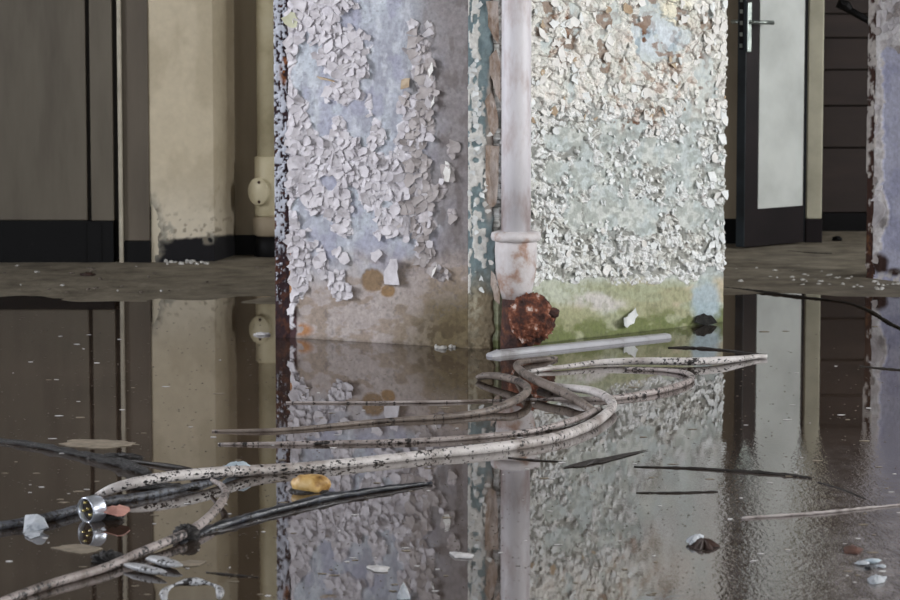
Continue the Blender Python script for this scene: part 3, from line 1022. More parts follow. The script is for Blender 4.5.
def field_edge(X, Y, U, Z):
    n = fbm(X / 4, Y / 6, 101)
    n2 = fbm(X / 2.2, Y / 3.0, 102)
    col = np.zeros(X.shape + (3,)) + lin((56, 40, 44))
    col = mixc(col, (84, 54, 44), ss(.5, .7, n))
    up = 1 - ss(232, 262, Y)
    p = ss(.47, .55, n2 + .10 * ell(X, Y, 278, 100, 6, 200, .6) - .16 * ss(284, 288, X)) * up
    p = np.maximum(p, ss(.60, .66, n2) * ss(232, 250, Y) * (1 - ss(282, 287, X)) * (1 - ss(290, 310, Y)))
    col = mixc(col, (196, 200, 212), p)
    col = mixc(col, (150, 96, 60), ell(X, Y, 285, 70, 5, 14, .5) * ss(.4, .55, n))
    return .005 * (n - .5) + .006 * p + .003 * (n2 - .5), col


se = relief('steel_edge_strip', FS, 0, FS.L, -0.03, ZTOP, 0.0024, field_edge, pillar)
relief('upper_steel_edge_strip', FS, 0, FS.L, ZTOP, HP, 0.010, field_edge, pillar)
MB().prism([pe0 - FS.n * .006, pe1 - FS.n * .006, pe1 + Vector((0.01, .3, 0)), pe0 + Vector((0.012, .3, 0))], -.03, HP).build('steel_edge_flange', M['edge_bare'], pillar)

# ------------------------------------------------------------------ drain pipe in front of the pillar
u503 = FR.uz(501.5, 346)[0]
pc = FR.pt(u503, 0, 0.070)
zc = P(515, 236, pc.y).z           # flange height
zl = P(515, 293, pc.y).z
drain = empty('drain_pipe', (pc.x, pc.y, 0))
tag(drain, 'white painted cast iron drain pipe with rusted foot running down the pillar', 'pipe')
rp = 0.0505
MB().lathe((pc.x, pc.y), [(rp, zc), (rp, zc + .3), (rp, HP)], 40).build('pipe_shaft', M['pipe_paint'], drain, True)
MB().lathe((pc.x, pc.y), [(rp + .016, zc - .020), (rp + .032, zc - .014), (rp + .036, zc - .002), (rp + .033, zc + .012), (rp + .014, zc + .018), (rp - .003, zc + .018)], 40).build('socket_rim', M['pipe_stain'], drain, True)
MB().lathe((pc.x, pc.y), [(rp - .004, zl - .02), (rp + .008, zl + .02), (rp + .018, zl + .07), (rp + .022, zc - .05), (rp + .020, zc - .012)], 40).build('pipe_socket', M['pipe_stain'], drain, True)


def blob(name, c, r, mat, parent=None, amp=.2, freq=6, seg=24, rings=16, seed=0, squash_bottom=None):
    v, f = [], []
    for j in range(rings + 1):
        th = math.pi * j / rings
        for i in range(seg):
            ph = 2 * math.pi * i / seg
            v.append((math.sin(th) * math.cos(ph), math.sin(th) * math.sin(ph), math.cos(th)))
    v = np.array(v)
    d = fbm(v[:, 0] * freq + v[:, 2] * freq * .7 + 31, v[:, 1] * freq - v[:, 2] * freq * .6 + 17, seed, 4) - .5
    rr = np.array(r)
    w = v * rr * (1 + amp * 2 * d)[:, None] + np.array(c)
    if squash_bottom is not None:
        w[:, 2] = np.maximum(w[:, 2], squash_bottom)
    for j in range(rings):
        for i in range(seg):
            i2 = (i + 1) % seg
            f.append((j * seg + i, (j + 1) * seg + i, (j + 1) * seg + i2, j * seg + i2))
    return link(name, mesh(name, w, f), mat, parent, True)


MB().lathe((pc.x, pc.y), [(rp + .0, -.03), (rp + .004, .04), (rp - .001, .10), (rp - .004, zl - .01)], 32).build('rusted_foot', M['rust_dark'], drain, True)
cb = P(531, 319, pc.y - .045)
elbow = blob('rusted_elbow_cap', (cb.x, cb.y, cb.z), (.079, .048, .086), M['rust'], drain, .20, 6.5, 64, 46, 9)
cn = P(553, 313, pc.y - .06)
blob('rusted_bolt', (cn.x, cn.y, cn.z), (.022, .02, .018), M['rust_dark'], elbow, .25, 4, 16, 10, 5)

# ------------------------------------------------------------------ back wall on the left: panels, pier, recess
ZF = 0.012


def bx(px, Y): return P(px, 240, Y).x


wb = empty('wall_back', (bx(40, 13.3), 13.3, 0))
tag(wb, 'grey panelled back wall with a black kickboard', kind='structure')
YB = 13.28
zk = P(50, 220.5, YB).z
MB().box((x0, YB, zk), (bx(88, YB), YB + .08, hh)).build('wall_panel', M['panel_grey'], wb, bevel=.006)
MB().box((bx(92, YB), YB - .012, zk), (bx(114.5, YB), YB + .08, hh)).build('panel_stile', M['panel_grey'], wb, bevel=.004)
MB().box((bx(87, YB), YB + .03, zk), (bx(152, YB), YB + .12, hh)).build('panel_groove', M['groove'], wb)
MB().box((bx(119.5, YB), YB - .02, 0), (bx(123.5, YB), YB + .05, hh)).build('corner_bead', M['bead'], wb, bevel=.004)
zk2 = P(130, 241, YB).z
MB().box((bx(123.5, YB), YB + .01, zk2), (bx(149.5, YB), YB + .1, hh)).build('side_panel', M['panel_brown'], wb, bevel=.004)
MB().box((bx(123.5, YB), YB + .004, -.02), (bx(150, YB), YB + .1, zk2)).build('side_plinth', M['black_base'], wb, bevel=.003)
kick = MB().box((x0, YB - .015, -.02), (bx(114, YB), YB + .06, zk)).build('kickboard', M['black_base'], wb, bevel=.004)
for q, px in enumerate((86, 101)):
    MB().box((bx(px, YB), YB - .019, 0.005), (bx(px + 1.2, YB), YB - .013, zk - .01)).build('kickboard_cleat', M['black_metal'], kick)
MB().box((bx(-40, YB), YB + .12, -.02), (bx(150, YB), YB + .2, hh)).build('backing', M['groove'], wb)

# pier with crumbling corner
YP = 13.30
pr = empty('wall_pier', (bx(180, YP), YP, 0))
tag(pr, 'beige painted wall pier with crumbled corner and black base band', kind='structure')
a_, b_, c_ = Vector((bx(150, YP), YP, 0)), Vector((bx(214, YP), YP + .02, 0)), Vector((bx(235, 13.6), 13.62, 0))
d_ = Vector((bx(300, 13.7), 13.66, 0))
FP1, FP2, FP3 = Face(a_, b_), Face(b_, c_), Face(c_, d_)
zp = P(180, 239, YP).z


def field_pier(X, Y, U, Z):
    n1 = fbm(X / 30, Y / 60, 121)
    n2 = fbm(X / 5, Y / 5, 122)
    col = np.zeros(X.shape + (3,)) + lin((200, 188, 164))
    col = mixc(col, (182, 170, 146), ss(.45, .65, n1) * .8)
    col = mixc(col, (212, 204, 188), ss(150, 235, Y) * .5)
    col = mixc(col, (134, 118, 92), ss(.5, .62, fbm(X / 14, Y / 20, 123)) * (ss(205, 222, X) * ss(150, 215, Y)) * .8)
    col = mixc(col, (120, 106, 84), ss(212, 230, X) * .55)  # shading of the rounded right side put into the colour
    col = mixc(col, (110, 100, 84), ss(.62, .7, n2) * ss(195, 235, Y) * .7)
    band = (X < 1000) & True
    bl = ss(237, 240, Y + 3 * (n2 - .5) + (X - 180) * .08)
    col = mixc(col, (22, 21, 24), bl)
    worn = ell(X + 8 * (n2 - .5), Y + 10 * (n2 - .5), 152, 232, 10, 34, .4) + ell(X + 6 * (n2 - .5), Y, 168, 232, 7, 10, .4) * ss(.4, .55, n2) + ell(X + 8 * (n2 - .5), Y, 209, 238, 7, 6, .4) * ss(.4, .55, n2)
    worn = np.clip(worn, 0, 1)
    col = mixc(col, (150, 146, 134), worn * .85)
    col = mixc(col, (112, 104, 90), worn * ss(.55, .65, vn(X / 4, Y / 5, 125)) * .8)
    hgt = .003 * (n2 - .5) - .02 * ell(X + 8 * (n2 - .5), Y + 10 * (n2 - .5), 150, 236, 8, 30, .5)
    return hgt, col


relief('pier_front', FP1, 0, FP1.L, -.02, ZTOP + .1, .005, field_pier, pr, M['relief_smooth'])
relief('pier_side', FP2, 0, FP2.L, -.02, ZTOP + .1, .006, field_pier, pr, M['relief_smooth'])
MB().prism([a_ + Vector((.006, .008, 0)), b_ + Vector((0, .008, 0)), c_ + Vector((0, .01, 0)), c_ + Vector((0, .5, 0)), a_ + Vector((.006, .5, 0))], -.02, hh).build('pier_core', M['beige_wall'], pr)

rc = empty('wall_recess', (d_.x, d_.y, 0))
tag(rc, 'darker beige recess wall with black base behind the old pipe', kind='structure')
MB().slab(c_, Vector((bx(420, 13.8), 13.75, 0)), .1, .105, hh).build('recess_face', M['beige_dark'], rc)
MB().slab(c_ - Vector((0, .008, 0)), Vector((bx(420, 13.8), 13.742, 0)), .1, -.02, .105).build('recess_base', M['black_base'], rc)

# crumbs of plaster at the foot of the pier
def crumb(px, py, w, hgt, mat, label, cat, group, z=None, name='plaster_crumb'):
    p = G(px, py, ZF if z is None else z)
    s = w / FPX * p.y
    o = blob(name, (0, 0, 0), (s * .5, s * .5 * random.uniform(.6, 1), hgt), mat, None, .3, 2.2, 7, 5, random.randint(0, 999))
    o.location = (p.x, p.y, p.z + hgt * .6)
    o.rotation_euler = (random.uniform(-.2, .2), random.uniform(-.2, .2), random.uniform(0, 6))
    tag(o, label, cat, group)
    return o


# old inspection pipe
YQ = 13.56
qx = P(268.5, 150, YQ).x
op = empty('inspection_pipe', (qx, YQ, 0))
tag(op, 'old cream drain pipe with round inspection cap beside the wall pier', 'pipe')
rq = .052
zq = lambda y: P(266, y, YQ).z
MB().lathe((qx, YQ), [(rq, zq(157)), (rq, hh)], 28).build('pipe_shaft', M['pipe_cream'], op, True)
MB().lathe((qx, YQ), [(rq + .006, zq(216)), (rq + .012, zq(214)), (rq + .012, zq(157)), (rq, zq(156))], 28).build('inspection_body', M['pipe_cream'], op, True)
cap = MB()
cc0 = P(258.5, 191.5, YQ - .075)
dirc = Vector((-.35, -1, 0)).normalized()
side = Vector((-dirc.y, dirc.x, 0))
n = 28
vv = []
for rr_, off in ((.045, -.035), (.049, -.004), (.050, .004), (.046, .010), (.0, .012)):
    for k2 in range(n):
        a = 2 * math.pi * k2 / n
        vv.append(cc0 + side * (rr_ * math.cos(a)) + Vector((0, 0, rr_ * 1.28 * math.sin(a))) + dirc * off)
cap.add(vv, [(i * n + k2, i * n + (k2 + 1) % n, (i + 1) * n + (k2 + 1) % n, (i + 1) * n + k2) for i in range(4) for k2 in range(n)])
capo = cap.build('inspection_cap', M['pipe_cream'], op, True)
for zz in (.042, -.046):
    bp = cc0 + Vector((0.008, 0, zz)) + dirc * .014
    blob('cap_bolt', bp, (.007, .007, .007), M['rust_dark'], capo, .1, 2, 10, 6)
MB().lathe((qx, YQ), [(rq + .004, zq(236)), (rq + .020, zq(234)), (rq + .022, zq(218)), (rq + .010, zq(216))], 28).build('pipe_collar', M['beige_dark'], op, True)
MB().lathe((qx, YQ), [(rq + .016, -.02), (rq + .014, zq(246)), (rq + .004, zq(236))], 28).build('pipe_base', M['black_base'], op, True)

# wall behind the pillar up to the doorway
wm = empty('wall_middle', (bx(600, 14.3), 14.3, 0))
tag(wm, 'beige wall strip with black base beside the open door', kind='structure')
YM = 14.25
MB().box((bx(400, YM), YM, .13), (bx(741, YM), YM + .15, hh)).build('wall_face', M['beige_dark'], wm)
MB().box((bx(400, YM), YM - .008, -.02), (bx(741, YM), YM + .15, .13)).build('wall_base', M['black_base'], wm)

# ------------------------------------------------------------------ open door on the right
d0, d1 = G(744.5, 248.8, ZF), G(803.5, 243.5, ZF)
FD = Face(d0, d1)
door = empty('door_1', (d0.x, d0.y, ZF))
tag(door, 'dark door standing open with a pale panel and steel lever handle', kind='structure')
td = .05
MB().slab(d0, d1, td, .018, 2.1).build('door_leaf', M['door_dark'], door, bevel=.003)
e0 = d0 - FD.d * .006
MB().slab(e0, d0 - FD.d * .001, td, .02, 2.1).build('door_edge_strip', M['door_edge'], door)
up0, zp0 = FD.uz(757.5, 209)
up1, _ = FD.uz(802, 209)
MB().slab(FD.pt(up0, 0, .004), FD.pt(up1, 0, .004), .006, zp0, 2.0).build('door_panel', M['door_panel'], door, bevel=.002)
# handle: plate, spindle lever on both faces
uh, zh = FD.uz(748.5, 22)
_, zpt = FD.uz(748.5, 2)
_, zpb = FD.uz(748.5, 52)
plate = MB().slab(FD.pt(uh - .012, 0, .009), FD.pt(uh + .014, 0, .009), .010, zpb, zpt).build('handle_plate', M['steel'], door, bevel=.003)
q0 = FD.pt(uh, zh, .006)
q1 = FD.pt(uh, zh, .055)
q2 = FD.pt(uh + .02, zh - .001, .062)
q3 = FD.pt(uh + .10, zh - .004, .062)
MB().tube([q0, q1, q2, q3], [.009, .009, .009, .011], 10).build('lever_handle', M['steel'], plate, True)
r0 = FD.pt(uh, zh, -td)
r1 = FD.pt(uh, zh, -td - .05)
r2 = FD.pt(uh + .02, zh, -td - .056)
MB().tube([r0, r1, r2, FD.pt(uh + .10, zh, -td - .056)], [.009, .009, .009, .011], 10).build('lever_handle', M['steel'], door, True)
lock = MB().slab(FD.pt(-.009, 0, -.014), FD.pt(-.005, 0, -.014), .024, zpb + .01, zpt + .05).build('lock_face', M['black_metal'], door)
for zz in np.linspace(zpb + .02, zpt, 5):
    MB().slab(FD.pt(-.011, 0, -.018), FD.pt(-.008, 0, -.018), .016, zz, zz + .018).build('lock_bolt', M['steel'], lock)

jb = empty('trim_1', (bx(814, 14.32), 14.32, 0))
tag(jb, 'cream door jamb with a black foot at the dark opening', kind='structure')
YJ = 14.30
zj = P(812, 219, YJ).z
MB().box((bx(806, YJ), YJ, zj), (bx(821.5, YJ), YJ + .12, hh)).build('jamb_post', M['jamb_cream'], jb, bevel=.006)
MB().box((bx(803.5, YJ), YJ + .03, 0), (bx(807, YJ), YJ + .12, hh)).build('jamb_gap_strip', M['door_edge'], jb, bevel=.003)  # dark strip added for the shade in the gap beside the jamb
MB().box((bx(805.5, YJ), YJ - .004, -.02), (bx(822, YJ), YJ + .12, zj)).build('jamb_foot', M['door_dark'], jb, bevel=.004)
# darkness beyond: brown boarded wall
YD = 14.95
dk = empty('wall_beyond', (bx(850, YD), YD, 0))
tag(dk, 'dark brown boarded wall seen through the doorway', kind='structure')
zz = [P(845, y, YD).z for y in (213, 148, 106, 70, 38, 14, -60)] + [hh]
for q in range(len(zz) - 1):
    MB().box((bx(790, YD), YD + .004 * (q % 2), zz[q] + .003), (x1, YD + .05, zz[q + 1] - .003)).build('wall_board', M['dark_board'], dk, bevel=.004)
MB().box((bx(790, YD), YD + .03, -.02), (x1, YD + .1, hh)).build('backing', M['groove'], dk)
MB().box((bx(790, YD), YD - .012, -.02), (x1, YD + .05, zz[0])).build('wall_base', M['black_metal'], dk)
# returns that close the little room off
MB().box((bx(741, YM), YM, -.02), (bx(741, YM) + .1, 16.5, hh)).build('return_wall', M['beige_dark'], wm)

# black arm hanging at the top of the opening
YA = 14.5
arm = empty('wall_bracket', tuple(P(848, 10, YA)))
tag(arm, 'black metal bracket arm reaching across the top of the dark doorway', 'bracket')
MB().tube([P(846, 8, YA), P(862, 17, YA), P(880, 27, YA), P(900, 40, YA)], .017, 10).build('arm_rod', M['black_metal'], arm, True)
hb = P(845, 8, YA)
MB().tube([P(838.5, 8.5, YA), P(841, 4, YA), P(846, 6, YA), P(850, 10, YA)], [.016, .027, .027, .018], 8).build('arm_head', M['black_metal'], arm)

# ------------------------------------------------------------------ right pier
rp0, rp1 = G(873.5, 281), G(1330, 322)
FW = Face(rp0, rp1)
wr = empty('wall_right_pier', (rp0.x, rp0.y, 0))
tag(wr, 'lavender grey plaster wall with white flaking paint and a rusted steel edge', kind='structure')


def field_rp(X, Y, U, Z):
    n1 = fbm(X / 20, Y / 26, 141)
    n2 = fbm(X / 5, Y / 6, 142)
    col = np.zeros(X.shape + (3,)) + lin((178, 180, 206))
    col = mixc(col, (196, 198, 218), ss(.45, .6, n1) * .8)
    p = ss(.5, .6, .75 * ss(75, 35, Y + 26 * (n1 - .5) - (X - 885) * .6) + ell(X + 8 * (n2 - .5), Y, 877, 130, 7, 120, .4) + ell(X + 5 * (n2 - .5), Y + 6 * (n2 - .5), 882, 214, 8, 18, .3) + .5 * ell(X, Y, 878, 250, 7, 24, .4))
    pc = np.zeros(X.shape + (3,)) + lin((206, 201, 202))
    pc = mixc(pc, (226, 224, 226), ss(.45, .6, n2))
    col = col * (1 - p[..., None]) + pc * p[..., None]
    col = mixc(col, (60, 42, 38), ell(X + 5 * (n2 - .5), Y + 5 * (n2 - .5), 881, 264, 8, 10, .3) + ell(X + 4 * (n2 - .5), Y, 895, 272, 7, 4, .4))
    col = mixc(col, (214, 210, 208), ss(.5, .6, n2) * ss(268, 280, Y))
    return .004 * (n1 - .5) + .007 * p * (.6 + .8 * n2) + .002 * n2, col


sw = relief('plaster_face', FW, 0.0, FW.L, -.03, ZTOP + .1, .0055, field_rp, wr)
relief('upper_plaster_face', FW, 0.0, FW.L, ZTOP + .1, hh, .014, field_rp, wr)
MB().slab(rp0 - FW.n * .012, rp1 - FW.n * .012, .2, -.03, hh).build('pier_core', M['core'], wr)
M['lavender'] = mat_noise('lavender_plaster', [(0.3, (150, 150, 174)), (0.6, (184, 186, 208)), (0.75, (206, 204, 210))], 3, 0.85)
far = rp1 + FW.d * 2.6
MB().slab(rp1 - FW.n * .002, far, .2, -.03, hh).build('wall_run', M['lavender'], wr)
js0, js1 = G(865.5, 280.3), G(874.5, 281.2)
FJ = Face(js0, js1)


def field_js(X, Y, U, Z):
    n = fbm(X / 3, Y / 7, 151)
    n2 = fbm(X / 2.5, Y / 4, 152)
    col = np.zeros(X.shape + (3,)) + lin((70, 48, 42))
    col = mixc(col, (112, 76, 52), ss(.5, .62, n2) * ss(200, 250, Y))
    p = ss(.46, .52, n - .30 * ss(110, 250, Y) + .16 * ss(872, 867, X) + .1 * (n2 - .5))
    col = mixc(col, (190, 184, 180), p)
    return .006 * p + .006 * (n - .5) - .01 * ss(240, 275, Y) * ss(.5, .6, n2), col


relief('rusted_jamb_edge', FJ, 0, FJ.L, -.03, hh, .005, field_js, wr)
MB().prism([js0 - FJ.n * .008, js1 - FJ.n * .008, js1 + Vector((.02, .18, 0)), js0 + Vector((.045, .18, 0))], -.03, hh).build('jamb_return', M['rust_dark'], wr)
rng = np.random.default_rng(31)
cw = flake_cloud(FW, 0.0, min(FW.L, .4), .05, ZTOP, .03, lambda X, Y: (.7 * ss(60, 30, Y - (X - 885) * .6) + .5 * ell(X, Y, 877, 130, 6, 120, .5)) * .6, rng, lift=.010, curl=.5, base=.008)
emit_flakes(cw, 60, lambda X, Y: M['flake_left'] if random.random() < .6 else M['flake_brown'], sw, 'small_paint_flakes')
hand_flake(FW, [(874, 196), (883, 201), (890, 208), (891, 217), (884, 228), (878, 226), (875, 212)], M['flake_left'], sw, .05, .6, 61)

# ------------------------------------------------------------------ cables and hoses lying in the water
def cable(name, pts, mat, label, cat='cable', wpx=None, n=10, step=.025, wob=.0, parent=None, rough=0.0, bits=None):
    """pts: (px, py, z, width_px)"""
    P3 = []
    for (px, py, z, w) in pts:
        g = G(px, py, z)
        P3.append((g.x, g.y, g.z, w / 2 / FPX * math.hypot(g.y, HCAM)))
    s = spline(P3, step)
    pp = [Vector(q[:3]) for q in s]
    rr = [max(.0008, q[3]) for q in s]
    if wob:
        for q in range(len(rr)): rr[q] *= 1 + wob * (random.random() - .5)
    o = MB().tube(pp, rr, n, rough=rough).build(name, mat, parent, True)
    if label: tag(o, label, cat)
    if bits:                                   # black sludge sticking to the sheath
        count, lo, hi = bits
        mb = MB()
        for q in range(count):
            i = int(len(pp) * (lo + (hi - lo) * random.random()))
            i = min(max(i, 1), len(pp) - 2)
            t = (pp[i + 1] - pp[i - 1]).normalized()
            sdv = t.cross(Vector((0, 0, 1)))
            if sdv.y > 0: sdv = -sdv
            an = random.choice((random.uniform(-.9, .5), random.uniform(-.9, .2), random.uniform(-.9, 3.4)))
            c = pp[i] + (pp[i + 1] - pp[i]) * random.random() + (sdv * math.cos(an) + Vector((0, 0, 1)) * math.sin(an)) * rr[i] * 1.0
            r_ = rr[i] * random.uniform(.08, .34)
            vv = [c + t * r_ * 1.6 * random.uniform(.5, 1.6), c - t * r_ * 1.6 * random.uniform(.5, 1.6)]
            nn = (c - pp[i]).normalized()
            bb = t.cross(nn)
            vv += [c + nn * r_ * .8, c + bb * r_, c - bb * r_, c - nn * r_ * .6]
            mb.add(vv, [(0, 2, 3), (2, 1, 3), (1, 2, 4), (2, 0, 4), (0, 3, 5), (3, 1, 5), (1, 4, 5), (4, 0, 5)])
        tag(mb.build('sludge_bits', M['sludge'], o), 'black sludge bits', kind='stuff')
    return o


Z1 = .010
# thick main cable
main = [(97, 496, -.004, 7), (112, 489, .016, 10), (133, 483, .030, 11), (167, 477, .034, 11), (207, 473, .028, 11), (250, 470.5, .014, 11), (300, 467.5, .010, 10.5),
        (360, 462, .008, 10), (427, 455, .008, 10.5), (480, 449.5, .010, 11), (520, 444.5, .010, 11), (560, 436.5, .011, 11), (590, 425, .012, 10.5), (606, 414, .014, 10), (612.5, 405, .018, 9.5), (606, 397, .026, 9),
        (592, 391, .030, 8.5), (575, 388.5, .026, 8), (558, 387, .016, 8), (540, 383, .014, 8)]
cable('thick_cable', main, M['cable_pale'], 'thick pale grey cable curving across the whole pool to a loop', 'cable', n=14, bits=(260, 0, .34))
cable('dark_cable', [(-40, 534, .006, 9), (0, 526, .008, 9), (45, 518, .010, 9), (78, 509, .010, 9), (110, 501, .010, 9), (150, 495, .006, 9), (200, 485, .002, 8), (222, 480, -.006, 6)], M['cable_dark'], 'dark grey cable running under the pale cable to the left edge', 'cable', n=12, rough=.1, bits=(160, 0, 1))
cable('looped_cable', [(594, 412, .004, 9), (580, 402, .020, 9), (566, 394, .026, 9.5), (548, 385.5, .034, 9.5), (532, 378, .036, 9), (520, 370, .024, 8), (516.5, 365, .016, 7), (523, 361.5, .012, 6), (540, 359.5, .010, 6), (556, 358.5, .004, 5)],
      M['cable_brown'], 'brown grey cable crossing the loop towards the grey trunking', 'cable', n=12)
cable('thin_cable', [(218, 444, .002, 2.6), (290, 443.5, .004, 4.5), (340, 442.5, .005, 5), (377, 442, .005, 5), (447, 439, .006, 5.5), (507, 434, .006, 5.5), (540, 429.5, .008, 6), (574, 420, .012, 7), (598, 410, .012, 7)], M['cable_pink'],
      'thin muddy cable between the hooked cable and the thick pale cable', 'cable', bits=(120, .1, .75))
cable('hooked_cable', [(212, 431, .002, 2.5), (260, 430.5, .004, 4), (300, 428.5, .004, 4.2), (340, 424.5, .005, 4.5), (393, 420, .005, 5), (447, 416.5, .007, 6), (487, 411, .009, 7.5), (512, 402, .022, 8.5), (526, 393, .026, 8.5), (526, 386, .024, 8), (513, 379.5, .026, 8), (497, 376, .024, 7.5), (483, 376, .016, 7), (477, 379, .006, 6)],
      M['cable_brown'], 'brown grey cable ending in a hook below the pillar corner', 'cable', n=12, bits=(80, .1, .6))
cable('straight_wire', [(286, 402.5, .002, 2.2), (360, 402.5, .003, 2.6), (450, 401.5, .004, 2.8), (520, 400, -.001, 3.2), (560, 399.5, .000, 4.5), (600, 399, .005, 6), (630, 396, .006, 6.5), (660, 390.5, .008, 6.5), (683, 384, .008, 6.5), (692, 378, .008, 6), (686, 373, .008, 5), (664, 370, .006, 4), (625, 368.5, .004, 3.5)],
      M['cable_pink'], 'slender wire widening into a bend right of the coil', 'cable', bits=(80, .1, 1))
cable('flat_cable', [(528, 372, .004, 4), (545, 369, .008, 4.5), (568, 366.5, .010, 5), (594, 363, .012, 6), (620, 361.5, .014, 7), (650, 361, .016, 7.5), (690, 361.5, .016, 8), (720, 360.5, .014, 8), (742, 358.5, .010, 6), (758, 356.5, .008, 5), (767, 357, .006, 5)],
      M['cable_pale'], 'pale flat cable lying in front of the trunking with a pointed end', 'cable', n=12, bits=(90, .2, .95))
cable('curved_cable', [(-10, 606, .006, 8), (30, 591, .008, 9), (60, 581, .009, 9), (104, 568, .010, 9), (140, 552.5, .012, 9), (168, 541, .014, 9), (190, 531, .016, 9.5), (208, 518, .020, 9.5), (220, 504, .026, 9), (225.5, 494, .030, 8), (222, 486, .030, 6), (212, 480, .022, 4)],
      M['cable_pink'], 'pinkish cable bending up from the lower left corner', 'cable', n=12, bits=(130, .3, 1))
cable('black_strip', [(180, 546, -.004, 6), (200, 534, -.001, 9), (228, 523, .006, 9), (260, 514, .006, 8), (300, 504, .007, 8), (330, 497, .007, 8), (370, 491, .006, 7), (405, 486, .005, 5), (432, 482.5, .004, 2.5)], M['black_strip'], 'wet black plastic strip tapering to the right under the ochre lump', 'strip', wob=.25, rough=.3, bits=(120, 0, .6))
cable('black_branch', [(-20, 436, .004, 4), (0, 440.5, .004, 5), (40, 446.5, .005, 6), (80, 454, .006, 7), (110, 461, .008, 9), (134, 467.5, .008, 10), (150, 474, .006, 6)], M['sludge'], 'black sodden branch at the left edge near the flat tan scrap', 'branch', wob=.3, rough=.35, bits=(140, .3, 1))
cable('black_twig', [(132, 461, .003, 3), (155, 464, .004, 4), (172, 466.5, .004, 5), (192, 469.5, .003, 3)], M['twig_dark'], 'short black twig between the sodden branch and pale cable', 'twig', wob=.3)

# thin sticks
STICKS = [
    ('black_stick', [(634, 466.5, .002, 1.6), (690, 468, .003, 3), (740, 471, .004, 4.5), (785, 474.5, .004, 4.5), (812, 478, .003, 2)], 'twig_dark', 'long thin black stick floating right of the pillar reflection'),
    ('black_stick', [(818, 482, .002, 2), (845, 490, .002, 2.2), (866, 499, .002, 1.2)], 'twig_dark', 'short thin black stick at the end of the long stick'),
    ('black_stick', [(636, 492.5, .002, 1.5), (675, 492.5, .003, 2.6), (718, 491.5, .002, 2)], 'twig_dark', 'short straight black stick below the long black stick'),
    ('pale_stick', [(742, 518, .003, 3), (780, 515.5, .004, 4.5), (820, 512.5, .005, 4.5), (860, 508.5, .004, 4), (902, 504.5, .003, 3)], 'twig_pale', 'pale thin stick at the lower right edge'),
    ('black_stick', [(508, 457.5, .002, 1.5), (535, 460, .003, 2.4), (562, 461.5, .002, 1.5)], 'twig_dark', 'small black sliver below the thick cable'),
    ('black_stick', [(668, 347.5, .002, 2), (690, 347.5, .004, 3.4), (720, 349.5, .004, 3), (745, 352.5, .003, 2.6), (766, 355, .003, 2)], 'twig_dark', 'dark stick just beyond the pale flat cable'),
    ('black_stick', [(724, 288, .004, 3), (755, 291, .005, 4.5), (790, 295.5, .005, 3.5), (825, 299.5, .004, 2.5), (852, 304, .003, 2.5), (872, 312, .004, 4), (888, 322, .004, 4), (904, 330, .003, 3)], 'twig_dark', 'long bent black stick at the doorway shoreline'),
    ('black_stick', [(860, 366, .002, 1.6), (880, 368, .003, 2.6), (904, 370, .003, 2.6)], 'twig_dark', 'thin black stick at the right edge below the bent stick'),
    ('black_stick', [(206, 572, .002, 1.2), (235, 575, .003, 2.4), (258, 577, .002, 1.2)], 'twig_dark', 'small black twig in the lower left foreground'),
    ('black_stick', [(788, 251, .020, 1.5), (812, 253, .022, 2.4), (832, 253.5, .021, 1.8)], 'twig_dark', 'black strip lying on the dry floor before the door'),
]
for (nm, pts, mt, lb) in STICKS:
    cable(nm, [(a_s, b_s, c_s * .6, w_s * .72) for (a_s, b_s, c_s, w_s) in pts], M[mt], lb, 'stick', n=7, wob=.5, rough=.3, step=.012)

# dark leaf-like blade
def plate3(name, pts, z, thick, mat, label=None, cat=None, group=None, dome=0.0, parent=None, rz=None):
    """flat irregular piece lying on the water; outline in pixels on plane z"""
    g = [G(px, py, z) for (px, py) in pts]
    c = sum(g, Vector()) / len(g)
    # ragged edge: split every side and jitter
    gg = []
    for k in range(len(g)):
        a, b = g[k], g[(k + 1) % len(g)]
        for t in (0, .35, .7):
            q = a.lerp(b, t)
            gg.append(c + (q - c) * random.uniform(.86, 1.1))
    g = gg
    m = len(g)
    # make it counter clockwise
    ar = sum(g[i].x * g[(i + 1) % m].y - g[(i + 1) % m].x * g[i].y for i in range(m))
    if ar < 0: g = g[::-1]
    v = [c + Vector((0, 0, thick + dome))]
    v += [c + (p - c) * .55 + Vector((0, 0, thick + dome * random.uniform(.4, .9))) for p in g]
    v += [p + Vector((0, 0, thick)) for p in g]
    v += [p.copy() for p in g]
    v = [p - c for p in v]
    f = []
    for k in range(m):
        k2 = (k + 1) % m
        f += [(0, 1 + k, 1 + k2), (1 + k, 1 + m + k, 1 + m + k2, 1 + k2), (1 + m + k, 1 + 2 * m + k, 1 + 2 * m + k2, 1 + m + k2)]
    f.append(tuple(1 + 2 * m + k for k in range(m - 1, -1, -1)))
    o = link(name, mesh(name, v, f), mat)
    o.location = c
    if parent is not None:
        o.parent = parent
        o.location = c - parent_world(parent)
    tag(o, label, cat, group)
    return o


